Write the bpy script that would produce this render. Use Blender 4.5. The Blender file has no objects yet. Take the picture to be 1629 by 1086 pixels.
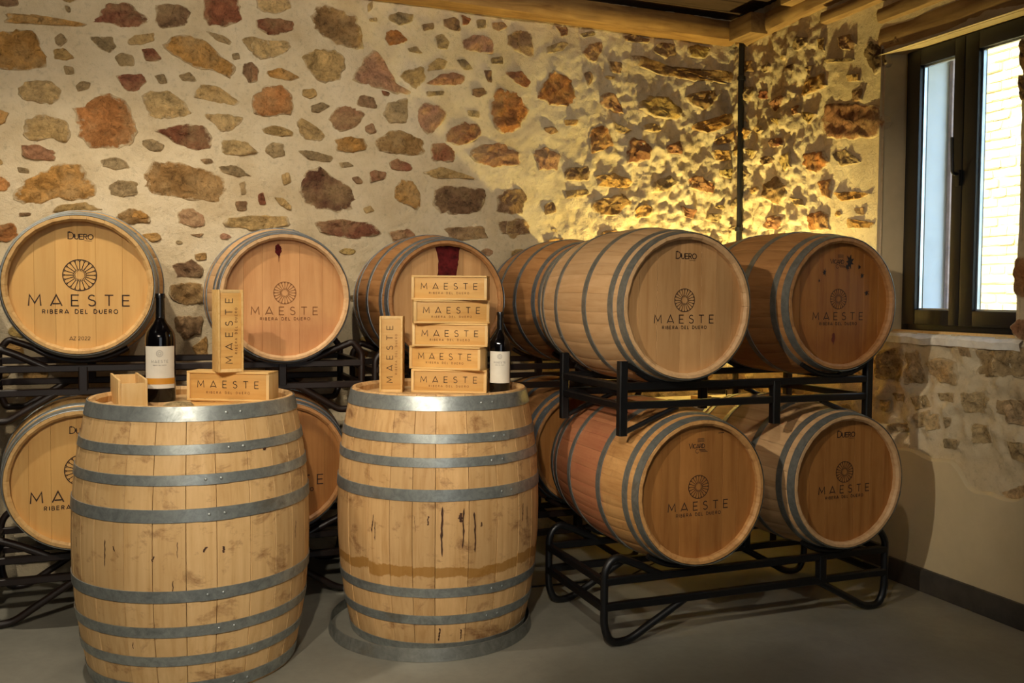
import bpy, bmesh, math, random
from math import sin, cos, pi, radians, sqrt
from mathutils import Vector, Matrix, noise
random.seed(7)
C = bpy.context.scene.collection
SC = bpy.context.scene

# ------------------------------------------------------------------ camera
F_PX = 1458.28
RT = Vector((0.93233856, -0.36149518, 0.00812736))
UP = Vector((0.00666726, 0.03966008, 0.99919099))
FW = Vector((0.36152506, 0.93153009, -0.03938681))
CX, CY = 814.5, 525.82
EYE = Vector((0, 0, 1.5))
cam_data = bpy.data.cameras.new('camera')
cam = bpy.data.objects.new('camera', cam_data)
C.objects.link(cam)
cam_data.sensor_width = 36.0
cam_data.lens = F_PX * 36 / 1629
cam_data.shift_y = -(543 - CY) / 1629
cam_data.clip_start = 0.05
M = Matrix((RT, UP, -FW)).transposed().to_4x4()
M.translation = EYE
cam.matrix_world = M
SC.camera = cam

# ------------------------------------------------------------------ world, sun, view
world = bpy.data.worlds.new('world')
SC.world = world
world.use_nodes = True
wn = world.node_tree
wn.nodes.clear()
wo = wn.nodes.new('ShaderNodeOutputWorld')
wb = wn.nodes.new('ShaderNodeBackground')
ws = wn.nodes.new('ShaderNodeTexSky')
ws.sky_type = 'NISHITA'
ws.sun_disc = False
ws.sun_elevation = radians(48)
ws.sun_rotation = radians(250)
wb.inputs['Strength'].default_value = 1.3
wn.links.new(ws.outputs[0], wb.inputs[0])
wn.links.new(wb.outputs[0], wo.inputs[0])

def link_light(name, data, loc, target=None):
    o = bpy.data.objects.new(name, data)
    C.objects.link(o)
    o.location = loc
    if target is not None:
        d = Vector(target) - Vector(loc)
        o.rotation_euler = d.to_track_quat('-Z', 'Y').to_euler()
    return o

sun = bpy.data.lights.new('sun', 'SUN')
sun.energy = 6.0
sun.angle = radians(0.6)
sun.color = (1.0, 0.93, 0.80)
link_light('sun', sun, (-4, 3, 9), (-4 + 0.66, 3 + 0.1, 9 - 0.75))

# ceiling spotlights of the room: (x, y, z, target, watts, cone)
SPOTS = [
    (-0.60, 3.76, 3.25, (-0.35, 4.6, 1.3), 135, 95),
    (0.80, 3.60, 3.25, (0.90, 4.9, 1.5), 38, 95),
    (-0.95, 0.60, 2.75, (0.16, 3.9, 0.62), 275, 43),
    (-0.25, 0.30, 2.75, (1.15, 3.9, 0.65), 280, 42),
    (-1.45, 1.50, 2.75, (2.25, 3.75, 1.30), 330, 36),
    (0.90, 1.30, 3.22, (3.3, 3.2, 0.8), 75, 60),
    (-1.6, 2.5, 3.25, (-0.4, 5.3, 2.6), 135, 80),
    (0.7, 2.7, 3.25, (1.3, 5.3, 2.7), 85, 85),
]
for k, (x, y, z, t, w, c) in enumerate(SPOTS):
    ld = bpy.data.lights.new('spotlight', 'SPOT')
    ld.energy = w
    ld.spot_size = radians(c)
    ld.spot_blend = 0.8
    ld.shadow_soft_size = 0.035
    ld.color = (1.0, 0.87, 0.69)
    link_light('spotlight', ld, (x, y, z), t)
# broad cool fill light added behind the camera
ad = bpy.data.lights.new('camera_fill', 'AREA')
ad.shape = 'RECTANGLE'; ad.size = 2.0; ad.size_y = 2.0
ad.energy = 20; ad.color = (0.90, 0.95, 1.0)
link_light('camera_fill', ad, (0.3, -2.2, 1.75), (1.0, 4.0, 1.3))

vs = SC.view_settings
SC.display_settings.display_device = 'sRGB'
vs.view_transform = 'Standard'
vs.look = 'None'
vs.gamma = 1.0
vs.use_curve_mapping = False
vs.exposure = 0.0

# ------------------------------------------------------------------ helpers
def ray(u, v):
    return FW + RT * ((u - CX) / F_PX) + UP * ((CY - v) / F_PX)
def on_y(u, v, y):
    d = ray(u, v); return EYE + d * (y / d.y)
def on_x(u, v, x):
    d = ray(u, v); return EYE + d * (x / d.x)
def on_z(u, v, z):
    d = ray(u, v); return EYE + d * ((z - 1.5) / d.z)

def srgb(h):
    h = h.lstrip('#')
    out = []
    for i in (0, 2, 4):
        c = int(h[i:i + 2], 16) / 255
        out.append(c / 12.92 if c <= 0.04045 else ((c + 0.055) / 1.055) ** 2.4)
    return (*out, 1.0)

def mesh(name, verts, faces, mat=None, parent=None, smooth=None, loc=None):
    me = bpy.data.meshes.new(name)
    me.from_pydata([tuple(v) for v in verts], [], faces)
    me.validate()
    me.update()
    if smooth is not None:
        me.shade_smooth()
        if smooth > 0:
            me.set_sharp_from_angle(angle=radians(smooth))
    if mat is not None:
        me.materials.append(mat)
    o = bpy.data.objects.new(name, me)
    C.objects.link(o)
    if parent is not None:
        o.parent = parent
    if loc is not None:
        o.location = loc
    return o

def tag(o, label, cat, group=None):
    o['label'] = label; o['category'] = cat
    if group: o['group'] = group
    return o

def thing(name, label, cat, loc=(0, 0, 0), rot=(0, 0, 0), group=None):
    o = bpy.data.objects.new(name, None)
    C.objects.link(o)
    o.empty_display_size = 0.1
    o.location = loc; o.rotation_euler = rot
    return tag(o, label, cat, group)

class MB:
    """collects shapes for one mesh"""
    def __init__(s): s.v = []; s.f = []
    def add(s, vs_, fs_):
        b = len(s.v); s.v += [Vector(p) for p in vs_]; s.f += [tuple(i + b for i in f) for f in fs_]
    def box(s, x0, x1, y0, y1, z0, z1, bev=0.0):
        if bev <= 0:
            s.add([(x0,y0,z0),(x1,y0,z0),(x1,y1,z0),(x0,y1,z0),(x0,y0,z1),(x1,y0,z1),(x1,y1,z1),(x0,y1,z1)],
                  [(0,3,2,1),(4,5,6,7),(0,1,5,4),(1,2,6,5),(2,3,7,6),(3,0,4,7)])
            return
        bm = bmesh.new()
        bmesh.ops.create_cube(bm, size=1)
        for q in bm.verts:
            q.co = Vector(((x0+x1)/2 + q.co.x*(x1-x0), (y0+y1)/2 + q.co.y*(y1-y0), (z0+z1)/2 + q.co.z*(z1-z0)))
        bmesh.ops.bevel(bm, geom=list(bm.edges), offset=bev, segments=2, affect='EDGES', profile=0.6)
        bm.verts.index_update()
        s.add([q.co.copy() for q in bm.verts], [tuple(w.index for w in f.verts) for f in bm.faces])
        bm.free()
    def tube(s, pts, r, n=10, cap=True, square=False):
        pts = [Vector(p) for p in pts]
        rings = []
        prev = None
        for i, p in enumerate(pts):
            if i == 0: t = pts[1] - p
            elif i == len(pts) - 1: t = p - pts[i-1]
            else: t = (pts[i+1] - p).normalized() + (p - pts[i-1]).normalized()
            t.normalize()
            if prev is None:
                a = Vector((0, 1, 0)) if abs(t.y) < 0.9 else Vector((0, 0, 1))
            else: a = prev
            n1 = (a - t * a.dot(t)).normalized(); prev = n1
            n2 = t.cross(n1)
            if square:
                ring = [p + n1 * r * cx + n2 * r * cy for cx, cy in ((1,.75),(.75,1),(-.75,1),(-1,.75),(-1,-.75),(-.75,-1),(.75,-1),(1,-.75))]
            else:
                ring = [p + n1 * r * cos(2*pi*k/n) + n2 * r * sin(2*pi*k/n) for k in range(n)]
            rings.append(ring)
        m = len(rings[0])
        vs_ = [q for rg in rings for q in rg]
        fs_ = []
        for i in range(len(rings)-1):
            for k in range(m):
                k2 = (k+1) % m
                fs_.append((i*m+k, i*m+k2, (i+1)*m+k2, (i+1)*m+k))
        if cap:
            fs_.append(tuple(range(m-1, -1, -1)))
            fs_.append(tuple((len(rings)-1)*m + k for k in range(m)))
        s.add(vs_, fs_)
    def lathe(s, prof, n=48, a0=0.0, a1=2*pi, close=True):
        full = abs(a1 - a0 - 2*pi) < 1e-6
        cols = n if full else n + 1
        vs_ = []
        for k in range(cols):
            a = a0 + (a1 - a0) * k / n
            for (r_, z_) in prof: vs_.append((r_*cos(a), r_*sin(a), z_))
        m = len(prof); fs_ = []
        for k in range(n):
            k2 = (k+1) % cols
            for j in range(m-1):
                fs_.append((k*m+j, k2*m+j, k2*m+j+1, k*m+j+1))
        s.add(vs_, fs_)
    def make(s, name, mat, parent=None, smooth=35, loc=None):
        return mesh(name, s.v, s.f, mat, parent, smooth, loc)

def fillet(pts, rad, n=5):
    """round the corners of a polyline"""
    pts = [Vector(p) for p in pts]
    out = [pts[0]]
    for i in range(1, len(pts)-1):
        a, b, c = pts[i-1], pts[i], pts[i+1]
        d1 = (a-b); d2 = (c-b)
        r_ = min(rad, d1.length*0.49, d2.length*0.49)
        p0 = b + d1.normalized()*r_; p2 = b + d2.normalized()*r_
        for k in range(n+1):
            t = k/n
            out.append(p0*(1-t)**2 + b*2*t*(1-t) + p2*t*t)
    out.append(pts[-1])
    return out

# ------------------------------------------------------------------ materials
class NT:
    def __init__(s, name):
        s.m = bpy.data.materials.new(name); s.m.use_nodes = True
        s.t = s.m.node_tree; s.t.nodes.clear()
        s.out = s.t.nodes.new('ShaderNodeOutputMaterial')
        s.p = s.t.nodes.new('ShaderNodeBsdfPrincipled')
        s.t.links.new(s.p.outputs[0], s.out.inputs[0])
    def n(s, kind, **kw):
        q = s.t.nodes.new(kind)
        for k, v in kw.items(): setattr(q, k, v)
        return q
    def l(s, a, b): s.t.links.new(a, b)
    def coord(s, scale=(1,1,1), which='Object', rot=(0,0,0)):
        tc = s.n('ShaderNodeTexCoord'); mp = s.n('ShaderNodeMapping')
        mp.inputs['Scale'].default_value = scale
        mp.inputs['Rotation'].default_value = rot
        s.l(tc.outputs[which], mp.inputs[0]); return mp.outputs[0]
    def offset_by_random(s, vec, k=37.0):
        oi = s.n('ShaderNodeObjectInfo')
        m = s.n('ShaderNodeVectorMath', operation='SCALE'); m.inputs[0].default_value = (k, k*1.7, k*.6)
        s.l(oi.outputs['Random'], m.inputs['Scale'])
        a = s.n('ShaderNodeVectorMath', operation='ADD'); s.l(vec, a.inputs[0]); s.l(m.outputs[0], a.inputs[1])
        return a.outputs[0], oi
    def noise(s, vec, scale, detail=4, rough=.6, dist=0.0):
        q = s.n('ShaderNodeTexNoise'); q.inputs['Scale'].default_value = scale
        q.inputs['Detail'].default_value = detail; q.inputs['Roughness'].default_value = rough
        q.inputs['Distortion'].default_value = dist
        s.l(vec, q.inputs['Vector']); return q.outputs['Fac']
    def ramp(s, fac, stops, interp='LINEAR'):
        q = s.n('ShaderNodeValToRGB'); q.color_ramp.interpolation = interp
        e = q.color_ramp.elements
        while len(e) > 1: e.remove(e[-1])
        e[0].position = stops[0][0]; e[0].color = stops[0][1]
        for p, c in stops[1:]:
            x = e.new(p); x.color = c
        s.l(fac, q.inputs[0]); return q.outputs[0]
    def mix(s, fac, a, b, mode='MIX'):
        q = s.n('ShaderNodeMix', data_type='RGBA', blend_type=mode)
        for val, i in ((fac, 0), (a, 6), (b, 7)):
            if hasattr(val, 'is_linked') or hasattr(val, 'links'): s.l(val, q.inputs[i])
            else: q.inputs[i].default_value = val
        return q.outputs[2]
    def math(s, op, a, b=None, c=None, clamp=False):
        q = s.n('ShaderNodeMath', operation=op); q.use_clamp = clamp
        for i, val in enumerate((a, b, c)):
            if val is None: continue
            if hasattr(val, 'links'): s.l(val, q.inputs[i])
            else: q.inputs[i].default_value = val
        return q.outputs[0]
    def bump(s, h, strength=.3, dist=.01):
        q = s.n('ShaderNodeBump'); q.inputs['Strength'].default_value = strength
        q.inputs['Distance'].default_value = dist
        s.l(h, q.inputs['Height']); s.l(q.outputs[0], s.p.inputs['Normal']); return q
    def set(s, **kw):
        for k, v in kw.items():
            i = s.p.inputs[k.replace('_', ' ')]
            if hasattr(v, 'links'): s.l(v, i)
            else: i.default_value = v

def g(v): return (v, v, v, 1)

def oak(name, light, dark, scale=(38, 38, 2.2), rough=.55, dirt=None, dirt_amt=.0, band=None, pink=None, var=.28, bs=.002):
    t = NT(name)
    base = t.coord()
    vec, oi = t.offset_by_random(t.coord(scale))
    n1 = t.noise(vec, 1.0, 6, .62, .4)
    col = t.ramp(n1, [(.25, dark), (.5, tuple((a*.35+b*.65) for a, b in zip(dark, light))), (.75, light)])
    rv = t.ramp(oi.outputs['Random'], [(0, g(1-var)), (.5, g(1-var*.35)), (1, g(1.04))])
    col = t.mix(1.0, col, rv, 'MULTIPLY')
    n3 = t.noise(t.offset_by_random(base)[0], 5.0, 5, .65)
    col = t.mix(t.math('MULTIPLY', t.ramp(n3, [(.42, g(0)), (.72, g(1))]), .4), col, dark)
    if dirt is not None:
        v2 = t.coord((7, 7, 10))
        n4 = t.noise(v2, 1.0, 8, .72, .35)
        f = t.math('MULTIPLY', t.ramp(n4, [(.54, g(0)), (.70, g(1))]), dirt_amt)
        col = t.mix(f, col, dirt)
    if band is not None:      # a stained zone along the barrel's length
        sp = t.n('ShaderNodeSeparateXYZ'); t.l(base, sp.inputs[0])
        nz = t.math('MULTIPLY_ADD', n3, .10, t.math('SUBTRACT', sp.outputs[2], .05))
        f = t.ramp(nz, [(band[0]-bs, g(0)), (band[0], g(1)), (band[1], g(1)), (band[1]+bs, g(0))])
        col = t.mix(t.math('MULTIPLY', f, band[3]), col, band[2])
    if pink is not None:      # wine soaked into the lower part of the head
        sp = t.n('ShaderNodeSeparateXYZ'); t.l(base, sp.inputs[0])
        nz = t.math('MULTIPLY_ADD', t.noise(t.coord((9,4,9)), 1.0, 4), .30, sp.outputs[1])
        f = t.ramp(nz, [(.0, g(1)), (.06, g(.7)), (.16, g(.12)), (.4, g(.18))])
        nd = t.math('ADD', nz, 0.30)
        f = t.ramp(nd, [(.10, g(1)), (.20, g(.45)), (.26, g(.8)), (.36, g(.10)), (.6, g(.2))])
        col = t.mix(t.math('MULTIPLY', f, pink[1]), col, pink[0])
    t.set(Base_Color=col, Roughness=t.ramp(n1, [(.2, g(rough+.12)), (.8, g(rough-.08))]))
    t.p.inputs['Specular IOR Level'].default_value = .35
    t.bump(n1, .22, .0025)
    return t.m

def simple(name, col, rough=.5, metal=0.0, bump=None, nscale=20, var=.15, spec=.5, which='Object'):
    t = NT(name)
    vec = t.coord()
    n1 = t.noise(vec, nscale, 5, .6)
    c2 = tuple(x*(1-var*2) for x in col[:3]) + (1,)
    c3 = tuple(min(1, x*(1+var)) for x in col[:3]) + (1,)
    t.set(Base_Color=t.ramp(n1, [(.3, c2), (.55, col), (.75, c3)]), Metallic=metal,
          Roughness=t.ramp(n1, [(.3, g(min(1, rough+.08))), (.7, g(max(0, rough-.06)))]))
    t.p.inputs['Specular IOR Level'].default_value = spec
    if bump: t.bump(n1, bump[0], bump[1])
    return t.m

OAK_PALE  = oak('oak_pale',  srgb('#DDB678'), srgb('#B98B50'), var=.12)
OAK_WARM  = oak('oak_warm',  srgb('#D8B284'), srgb('#BA9060'), var=.12)
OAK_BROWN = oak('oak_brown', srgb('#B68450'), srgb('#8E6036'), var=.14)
OAK_WORN  = oak('oak_worn',  srgb('#DDB984'), srgb('#BF965E'), dirt=srgb('#7A4E2A'), dirt_amt=.85, var=.13)
OAK_WORN2 = oak('oak_worn_wine_splashed', srgb('#DDB680'), srgb('#BA8F58'), dirt=srgb('#6E4020'), dirt_amt=.85, var=.15, band=(.330, .372, srgb('#9A6A22'), .75))
OAK_PINK  = oak('oak_wine_soaked_bulge', srgb('#D6A568'), srgb('#AA7640'), band=(.0, .60, srgb('#A05344'), .58), bs=.04, dirt=srgb('#5E2E20'), dirt_amt=.35, var=.14)
HS = (30, 2.0, 30)
HEAD_PALE  = oak('head_oak_pale',  srgb('#DDB06A'), srgb('#CC9A55'), HS, .5, var=.10)
HEAD_WARM  = oak('head_oak_warm',  srgb('#CBA06C'), srgb('#AC7E4C'), HS, .5, var=.24)
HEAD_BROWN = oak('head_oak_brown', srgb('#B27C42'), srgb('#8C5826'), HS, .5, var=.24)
HEAD_SPLASH = oak('head_oak_wine_run', srgb('#B07636'), srgb('#8A5426'), HS, .5, var=.18, pink=(srgb('#6A3012'), .45))
HEAD_PINK  = oak('head_oak_wine_tinted', srgb('#D2A068'), srgb('#B47E4A'), HS, .5, var=.2, pink=(srgb('#A0603E'), .5))
HEAD_TOP   = oak('head_oak_dusty', srgb('#D9B884'), srgb('#A98050'), HS, .6, dirt=srgb('#6C4A2A'), dirt_amt=.6)
INK   = simple('burnt_lettering', srgb('#2E1A10'), .8, var=.05)
INK_L = simple('faded_burnt_lettering', srgb('#7A4C26'), .8, var=.05)
PINE  = oak('pine_box', srgb('#E2BE7E'), srgb('#CDA05A'), (3.5, 50, 50), .5, var=.16)
PINEZ = oak('pine_box_end', srgb('#E6C68C'), srgb('#D2A765'), (40, 40, 5), .5, var=.12)
LIDM  = oak('pine_lid', srgb('#DFB26A'), srgb('#C8934C'), (3.0, 40, 34), .5, var=.2)
WINE  = simple('dried_wine_stain', srgb('#561414'), .7, var=.35, nscale=35, spec=.15)
WINE_B = simple('dark_wine_splash', srgb('#1E0E0C'), .5, var=.2, nscale=60)
DIRT  = simple('dark_drip_mark', srgb('#4A2C18'), .7, var=.3, nscale=50)

def steel(name, a, b, rough):
    t = NT(name)
    base = t.coord()
    v, oi = t.offset_by_random(base)
    n1 = t.noise(v, 26, 6, .7, .5)
    n2 = t.noise(v, 5, 4, .6)
    col = t.ramp(n1, [(.3, a), (.65, b)])
    rust = t.math('MULTIPLY', t.ramp(n2, [(.60, g(0)), (.72, g(1))]), .45)
    col = t.mix(rust, col, srgb('#6B5A3C'))
    t.set(Base_Color=col, Metallic=.6, Roughness=t.ramp(n1, [(.3, g(rough+.12)), (.7, g(rough-.08))]))
    t.bump(n1, .15, .001)
    return t.m
STEEL = steel('galvanised_hoop', srgb('#7C8280'), srgb('#A5ABA8'), .38)
STEEL_R = steel('weathered_hoop', srgb('#6F716C'), srgb('#8D8F88'), .42)
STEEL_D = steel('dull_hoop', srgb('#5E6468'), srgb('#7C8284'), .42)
RACK  = simple('black_rack_paint', srgb('#0C0D0F'), .38, .0, var=.2, nscale=9)
RACKR = simple('brown_red_rack_paint', srgb('#1E110B'), .42, .0, var=.25, nscale=9)
BLACK = simple('black_cable', srgb('#100F10'), .5)

def stone_mat():
    t = NT('rubble_stone')
    base = t.coord()
    v, oi = t.offset_by_random(base)
    n1 = t.noise(v, 11, 8, .70, 1.2)
    n2 = t.noise(v, 4.5, 5, .6)
    n3 = t.noise(v, 42, 8, .80, .8)
    hsv = t.ramp(n1, [(.32, g(.48)), (.47, g(.92)), (.64, g(1.38))])
    col = t.mix(1.0, oi.outputs['Color'], hsv, 'MULTIPLY')
    col = t.mix(t.math('MULTIPLY', t.ramp(n2, [(.44, g(0)), (.66, g(1))]), .55), col, srgb('#BFA374'))
    pits = t.ramp(n3, [(.36, g(.40)), (.46, g(.95)), (.62, g(1.22))])
    col = t.mix(.9, col, pits, 'MULTIPLY')
    at = t.n('ShaderNodeAttribute'); at.attribute_name = 'edge'
    n4 = t.noise(base, 24, 6, .7)
    f = t.math('MULTIPLY_ADD', t.math('SUBTRACT', n4, .5), 2.2, at.outputs['Fac'])
    f = t.ramp(f, [(.42, g(0)), (.80, g(1))])
    col = t.mix(f, col, srgb('#CDB994'))
    t.set(Base_Color=col, Roughness=.92)
    t.p.inputs['Specular IOR Level'].default_value = .12
    h = t.math('ADD', t.math('MULTIPLY', n1, 1.0), t.math('MULTIPLY', n3, .35))
    t.bump(h, 1.0, .022)
    return t.m
STONE = stone_mat()

def mortar_mat():
    t = NT('lime_mortar')
    base = t.coord()
    n1 = t.noise(base, 3.2, 6, .6)
    n2 = t.noise(base, 34, 8, .7)
    n3 = t.noise(base, 160, 3, .6)
    col = t.ramp(n1, [(.30, srgb('#C2AE8A')), (.5, srgb('#D3C2A0')), (.7, srgb('#DCCDAE'))])
    col = t.mix(.38, col, t.ramp(n2, [(.33, g(.45)), (.45, g(.97)), (.62, g(1.08))]), 'MULTIPLY')
    t.set(Base_Color=col, Roughness=.93)
    t.p.inputs['Specular IOR Level'].default_value = .1
    h = t.math('ADD', n2, t.math('MULTIPLY', n3, .25))
    t.bump(h, .8, .014)
    return t.m
MORTAR = mortar_mat()
PLASTER = simple('smooth_lime_plaster', srgb('#C0AD88'), .9, var=.08, nscale=4, bump=(.25, .006), spec=.15)
PLASTER_O = simple('outer_white_render', srgb('#D9DDE0'), .9, var=.04, nscale=4)

def floor_mat():
    t = NT('polished_concrete')
    base = t.coord()
    n1 = t.noise(base, 1.3, 6, .6, .3)
    n2 = t.noise(base, 18, 6, .7)
    n3 = t.noise(base, 90, 3, .6)
    col = t.ramp(n1, [(.3, srgb('#76746A')), (.5, srgb('#88867A')), (.7, srgb('#989588'))])
    col = t.mix(.5, col, t.ramp(n2, [(.3, g(.80)), (.6, g(1.05))]), 'MULTIPLY')
    col = t.mix(t.math('MULTIPLY', t.ramp(n3, [(.70, g(0)), (.76, g(1))]), .35), col, srgb('#B5B2A6'))
    t.set(Base_Color=col, Roughness=t.ramp(n1, [(.3, g(.36)), (.7, g(.52))]))
    t.bump(n2, .06, .003)
    return t.m
FLOOR = floor_mat()
BEAM = oak('old_beam', srgb('#B08A52'), srgb('#6B4826'), (3.0, 26, 26), .75, var=.1)
BEAMY = oak('old_beam_across', srgb('#A98A5C'), srgb('#6E5030'), (26, 3.0, 26), .75, var=.12)
PLANK = oak('dark_ceiling_board', srgb('#5A4330'), srgb('#33241A'), (3.0, 30, 30), .8, var=.3)
FRAME = simple('anthracite_window_frame', srgb('#0D1117'), .42, var=.08, nscale=6)
SPACER = simple('aluminium_spacer', srgb('#B8BEC4'), .35, .8, var=.05)
FACADE = simple('sunlit_limestone', srgb('#DCC68E'), .95, var=.08, nscale=9, bump=(.5, .02), spec=.1)
BASEB = simple('dark_grey_baseboard', srgb('#45403A'), .55, var=.15, nscale=10)
GLASSD = simple('dark_wine_glass', srgb('#060506'), .05, var=.02)
CAPS = simple('black_capsule', srgb('#0A0A0B'), .22, var=.05)
PAPER = simple('label_paper', srgb('#D6D2C4'), .75, var=.03)
GOLD = simple('ochre_label_band', srgb('#C78B2A'), .6, var=.05)
GREYI = simple('grey_print', srgb('#8C8A82'), .8, var=.02)
def glass_mat():
    m = bpy.data.materials.new('window_glass'); m.use_nodes = True
    t = m.node_tree; t.nodes.clear()
    o = t.nodes.new('ShaderNodeOutputMaterial'); mx = t.nodes.new('ShaderNodeMixShader')
    tr = t.nodes.new('ShaderNodeBsdfTransparent'); gl = t.nodes.new('ShaderNodeBsdfGlossy')
    fr = t.nodes.new('ShaderNodeFresnel'); fr.inputs[0].default_value = 1.45
    tr.inputs[0].default_value = (.93, .97, .96, 1); gl.inputs['Roughness'].default_value = .02
    ge = t.nodes.new('ShaderNodeNewGeometry'); mu = t.nodes.new('ShaderNodeMath'); mu.operation = 'MULTIPLY'
    iv = t.nodes.new('ShaderNodeMath'); iv.operation = 'SUBTRACT'; iv.inputs[0].default_value = 1.0
    t.links.new(ge.outputs['Backfacing'], iv.inputs[1]); t.links.new(iv.outputs[0], mu.inputs[0]); t.links.new(fr.outputs[0], mu.inputs[1])
    t.links.new(mu.outputs[0], mx.inputs[0]); t.links.new(tr.outputs[0], mx.inputs[1]); t.links.new(gl.outputs[0], mx.inputs[2])
    t.links.new(mx.outputs[0], o.inputs[0]); return m
GLASS = glass_mat()
def emit(name, col, s):
    m = bpy.data.materials.new(name); m.use_nodes = True
    t = m.node_tree; t.nodes.clear()
    o = t.nodes.new('ShaderNodeOutputMaterial'); e = t.nodes.new('ShaderNodeEmission')
    e.inputs[0].default_value = col; e.inputs[1].default_value = s
    t.links.new(e.outputs[0], o.inputs[0]); return m
LED = emit('lamp_lens', (1.0, .78, .35, 1), 18)

# ------------------------------------------------------------------ room shell
YB = 5.345      # mortar face of the back wall
XR = 3.675      # mortar face of the right wall
XL, YF, ZC = -3.2, -2.6, 3.37

def sm(a, b, x):
    t = max(0.0, min(1.0, (x-a)/(b-a))); return t*t*(3-2*t)
def fbm(p, o=4):
    return noise.fractal(p, 1.0, 2.0, o)
def rough_back(x, z):          # how rough the back wall is (wild towards the corner)
    return sm(1.9, 3.2, x) * (1 - .5*sm(2.6, 3.3, z))
def h_back(x, z):
    k = rough_back(x, z)
    p = Vector((x, 3.1, z))
    h = .008*fbm(p*3.0) + .0035*fbm(p*14) + .0018*fbm(p*40, 2)
    h += k*(.019*fbm(p*5.5+Vector((7, 0, 0)), 4) + .007*fbm(p*60, 2) + .015*(1-min(1, 2.4*abs(noise.noise(p*8)))) + .017*fbm(p*24, 3) - .006)
    return h
def rough_right(y, z):
    return sm(4.15, 4.7, y) * (1 - .4*sm(2.7, 3.2, z))
def h_right(y, z):
    k = rough_right(y, z)
    p = Vector((9.7, y, z))
    s = 1.0 - sm(4.15, 3.95, y)*sm(1.25, 1.35, z)*(1.0 if y > 3.4 else 0)
    low = sm(1.32, 1.22, z)*sm(.66, .86, z)
    h = (.008*fbm(p*3.0)+.003*fbm(p*14))*(.35+.65*s) + low*(.036*fbm(p*7)+.014*(1-min(1, 2.4*abs(noise.noise(p*7)))))
    h += k*(.018*fbm(p*5.5+Vector((3, 0, 0)), 4) + .007*fbm(p*60, 2) + .014*(1-min(1, 2.4*abs(noise.noise(p*8)))) + .016*fbm(p*24, 3) - .005)
    return h

def height_wall(name, axis, a0, a1, z0, z1, step, hf, mat, hole=None):
    na = int((a1-a0)/step)+1; nz = int((z1-z0)/step)+1
    verts = []; faces = []
    for j in range(nz+1):
        z = z0+(z1-z0)*j/nz
        for i in range(na+1):
            a = a0+(a1-a0)*i/na
            h = hf(a, z)
            verts.append((a, YB-h, z) if axis == 'x' else (XR-h, a, z))
    for j in range(nz):
        zc = z0+(z1-z0)*(j+.5)/nz
        for i in range(na):
            ac = a0+(a1-a0)*(i+.5)/na
            if hole and hole(ac, zc): continue
            q = (j*(na+1)+i, j*(na+1)+i+1, (j+1)*(na+1)+i+1, (j+1)*(na+1)+i)
            faces.append(q if axis == 'x' else q)
    o = mesh(name, verts, faces, mat, None, 0)
    o['kind'] = 'structure'
    return o

# floor, ceiling, unseen sides
def slab(name, x0, x1, y0, y1, z0, z1, mat, parent=None, loc=None, kind='structure'):
    b = MB(); b.box(x0, x1, y0, y1, z0, z1)
    o = b.make(name, mat, parent, None)
    if kind: o['kind'] = kind
    return o
slab('floor', XL-.1, 4.2, YF-.1, YB+.3, -.1, 0, FLOOR)
DARKW = simple('dark_wall_paint', srgb('#4A3D2E'), .9)
slab('wall_left', XL-.12, XL, YF, YB+.3, 0, ZC+.1, DARKW)
slab('wall_front', XL, 4.0, YF-.12, YF, 0, ZC+.1, DARKW)
ceiling = slab('ceiling', XL-.1, 4.3, YF-.1, YB+.4, ZC+.03, ZC+.12, PLANK)
yb = 2.2
while yb < YB+.3:        # ceiling boards run along the back wall
    w = random.uniform(.16, .21)
    b = MB(); b.box(XL, 4.2, yb, yb+w-.008, ZC, ZC+.03, .003)
    b.make('ceiling_board', PLANK, ceiling, None); yb += w

wall_back = height_wall('wall_back', 'x', XL, XR+.06, 0, ZC+.03, .0125, h_back, MORTAR)
slab('wall_back_core', XL, 4.2, YB+.06, YB+.35, 0, ZC+.1, PLASTER).name = 'trim_1'

# window opening in the right wall
OY0, OY1, OZ0, OZ1 = 3.085, 3.935, 1.315, 2.81
def hole(y, z):
    j = .018*noise.noise(Vector((y*9, z*9, 1.3)))
    return OY0+.6*j < y < OY1 and OZ0+j*.8 < z < OZ1
wall_right = height_wall('wall_right', 'y', 1.6, YB+.06, 0, ZC+.03, .0135, h_right, MORTAR, hole)
# reveals: far splay, near jamb, sill, head; then the outer half of the wall
XW = 3.78; XO = 4.14
rv = MB()
rv.add([(XR-.012, OY1+.02, OZ0-.03), (XW+.01, 3.885, OZ0-.03), (XW+.01, 3.885, OZ1+.05), (XR-.012, OY1+.02, OZ1+.05)], [(0, 1, 2, 3)])
rv.add([(XR, OY0-.02, OZ0-.03), (XW+.01, OY0-.02, OZ0-.03), (XW+.01, OY0-.02, OZ1+.05), (XR, OY0-.02, OZ1+.05)], [(3, 2, 1, 0)])
rv.add([(XR-.02, OY0-.05, OZ1), (XW+.05, OY0-.05, OZ1), (XW+.05, OY1+.05, OZ1), (XR-.02, OY1+.05, OZ1)], [(0, 3, 2, 1)])
rv.make('reveal', PLASTER, wall_right, None)
wo2 = MB()
for (y0, y1, z0, z1) in ((YF, 3.04, 0, 3.5), (3.90, YB+.4, 0, 3.5), (3.04, 3.90, 0, 1.30), (3.04, 3.90, 2.86, 3.5)):
    wo2.box(XW+.065, XO, y0, y1, z0, z1)
o = wo2.make('trim_2', PLASTER_O, None, None); o['kind'] = 'structure'
wi2 = MB()
for (y0, y1, z0, z1) in ((YF, 3.00, 0, 3.45), (3.945, YB+.3, 0, 3.45), (3.00, 3.945, 0, 1.25), (3.00, 3.945, 2.90, 3.45)):
    wi2.box(XR+.045, XW+.065, y0, y1, z0, z1)
o = wi2.make('trim_3', PLASTER, None, None); o['kind'] = 'structure'

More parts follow.
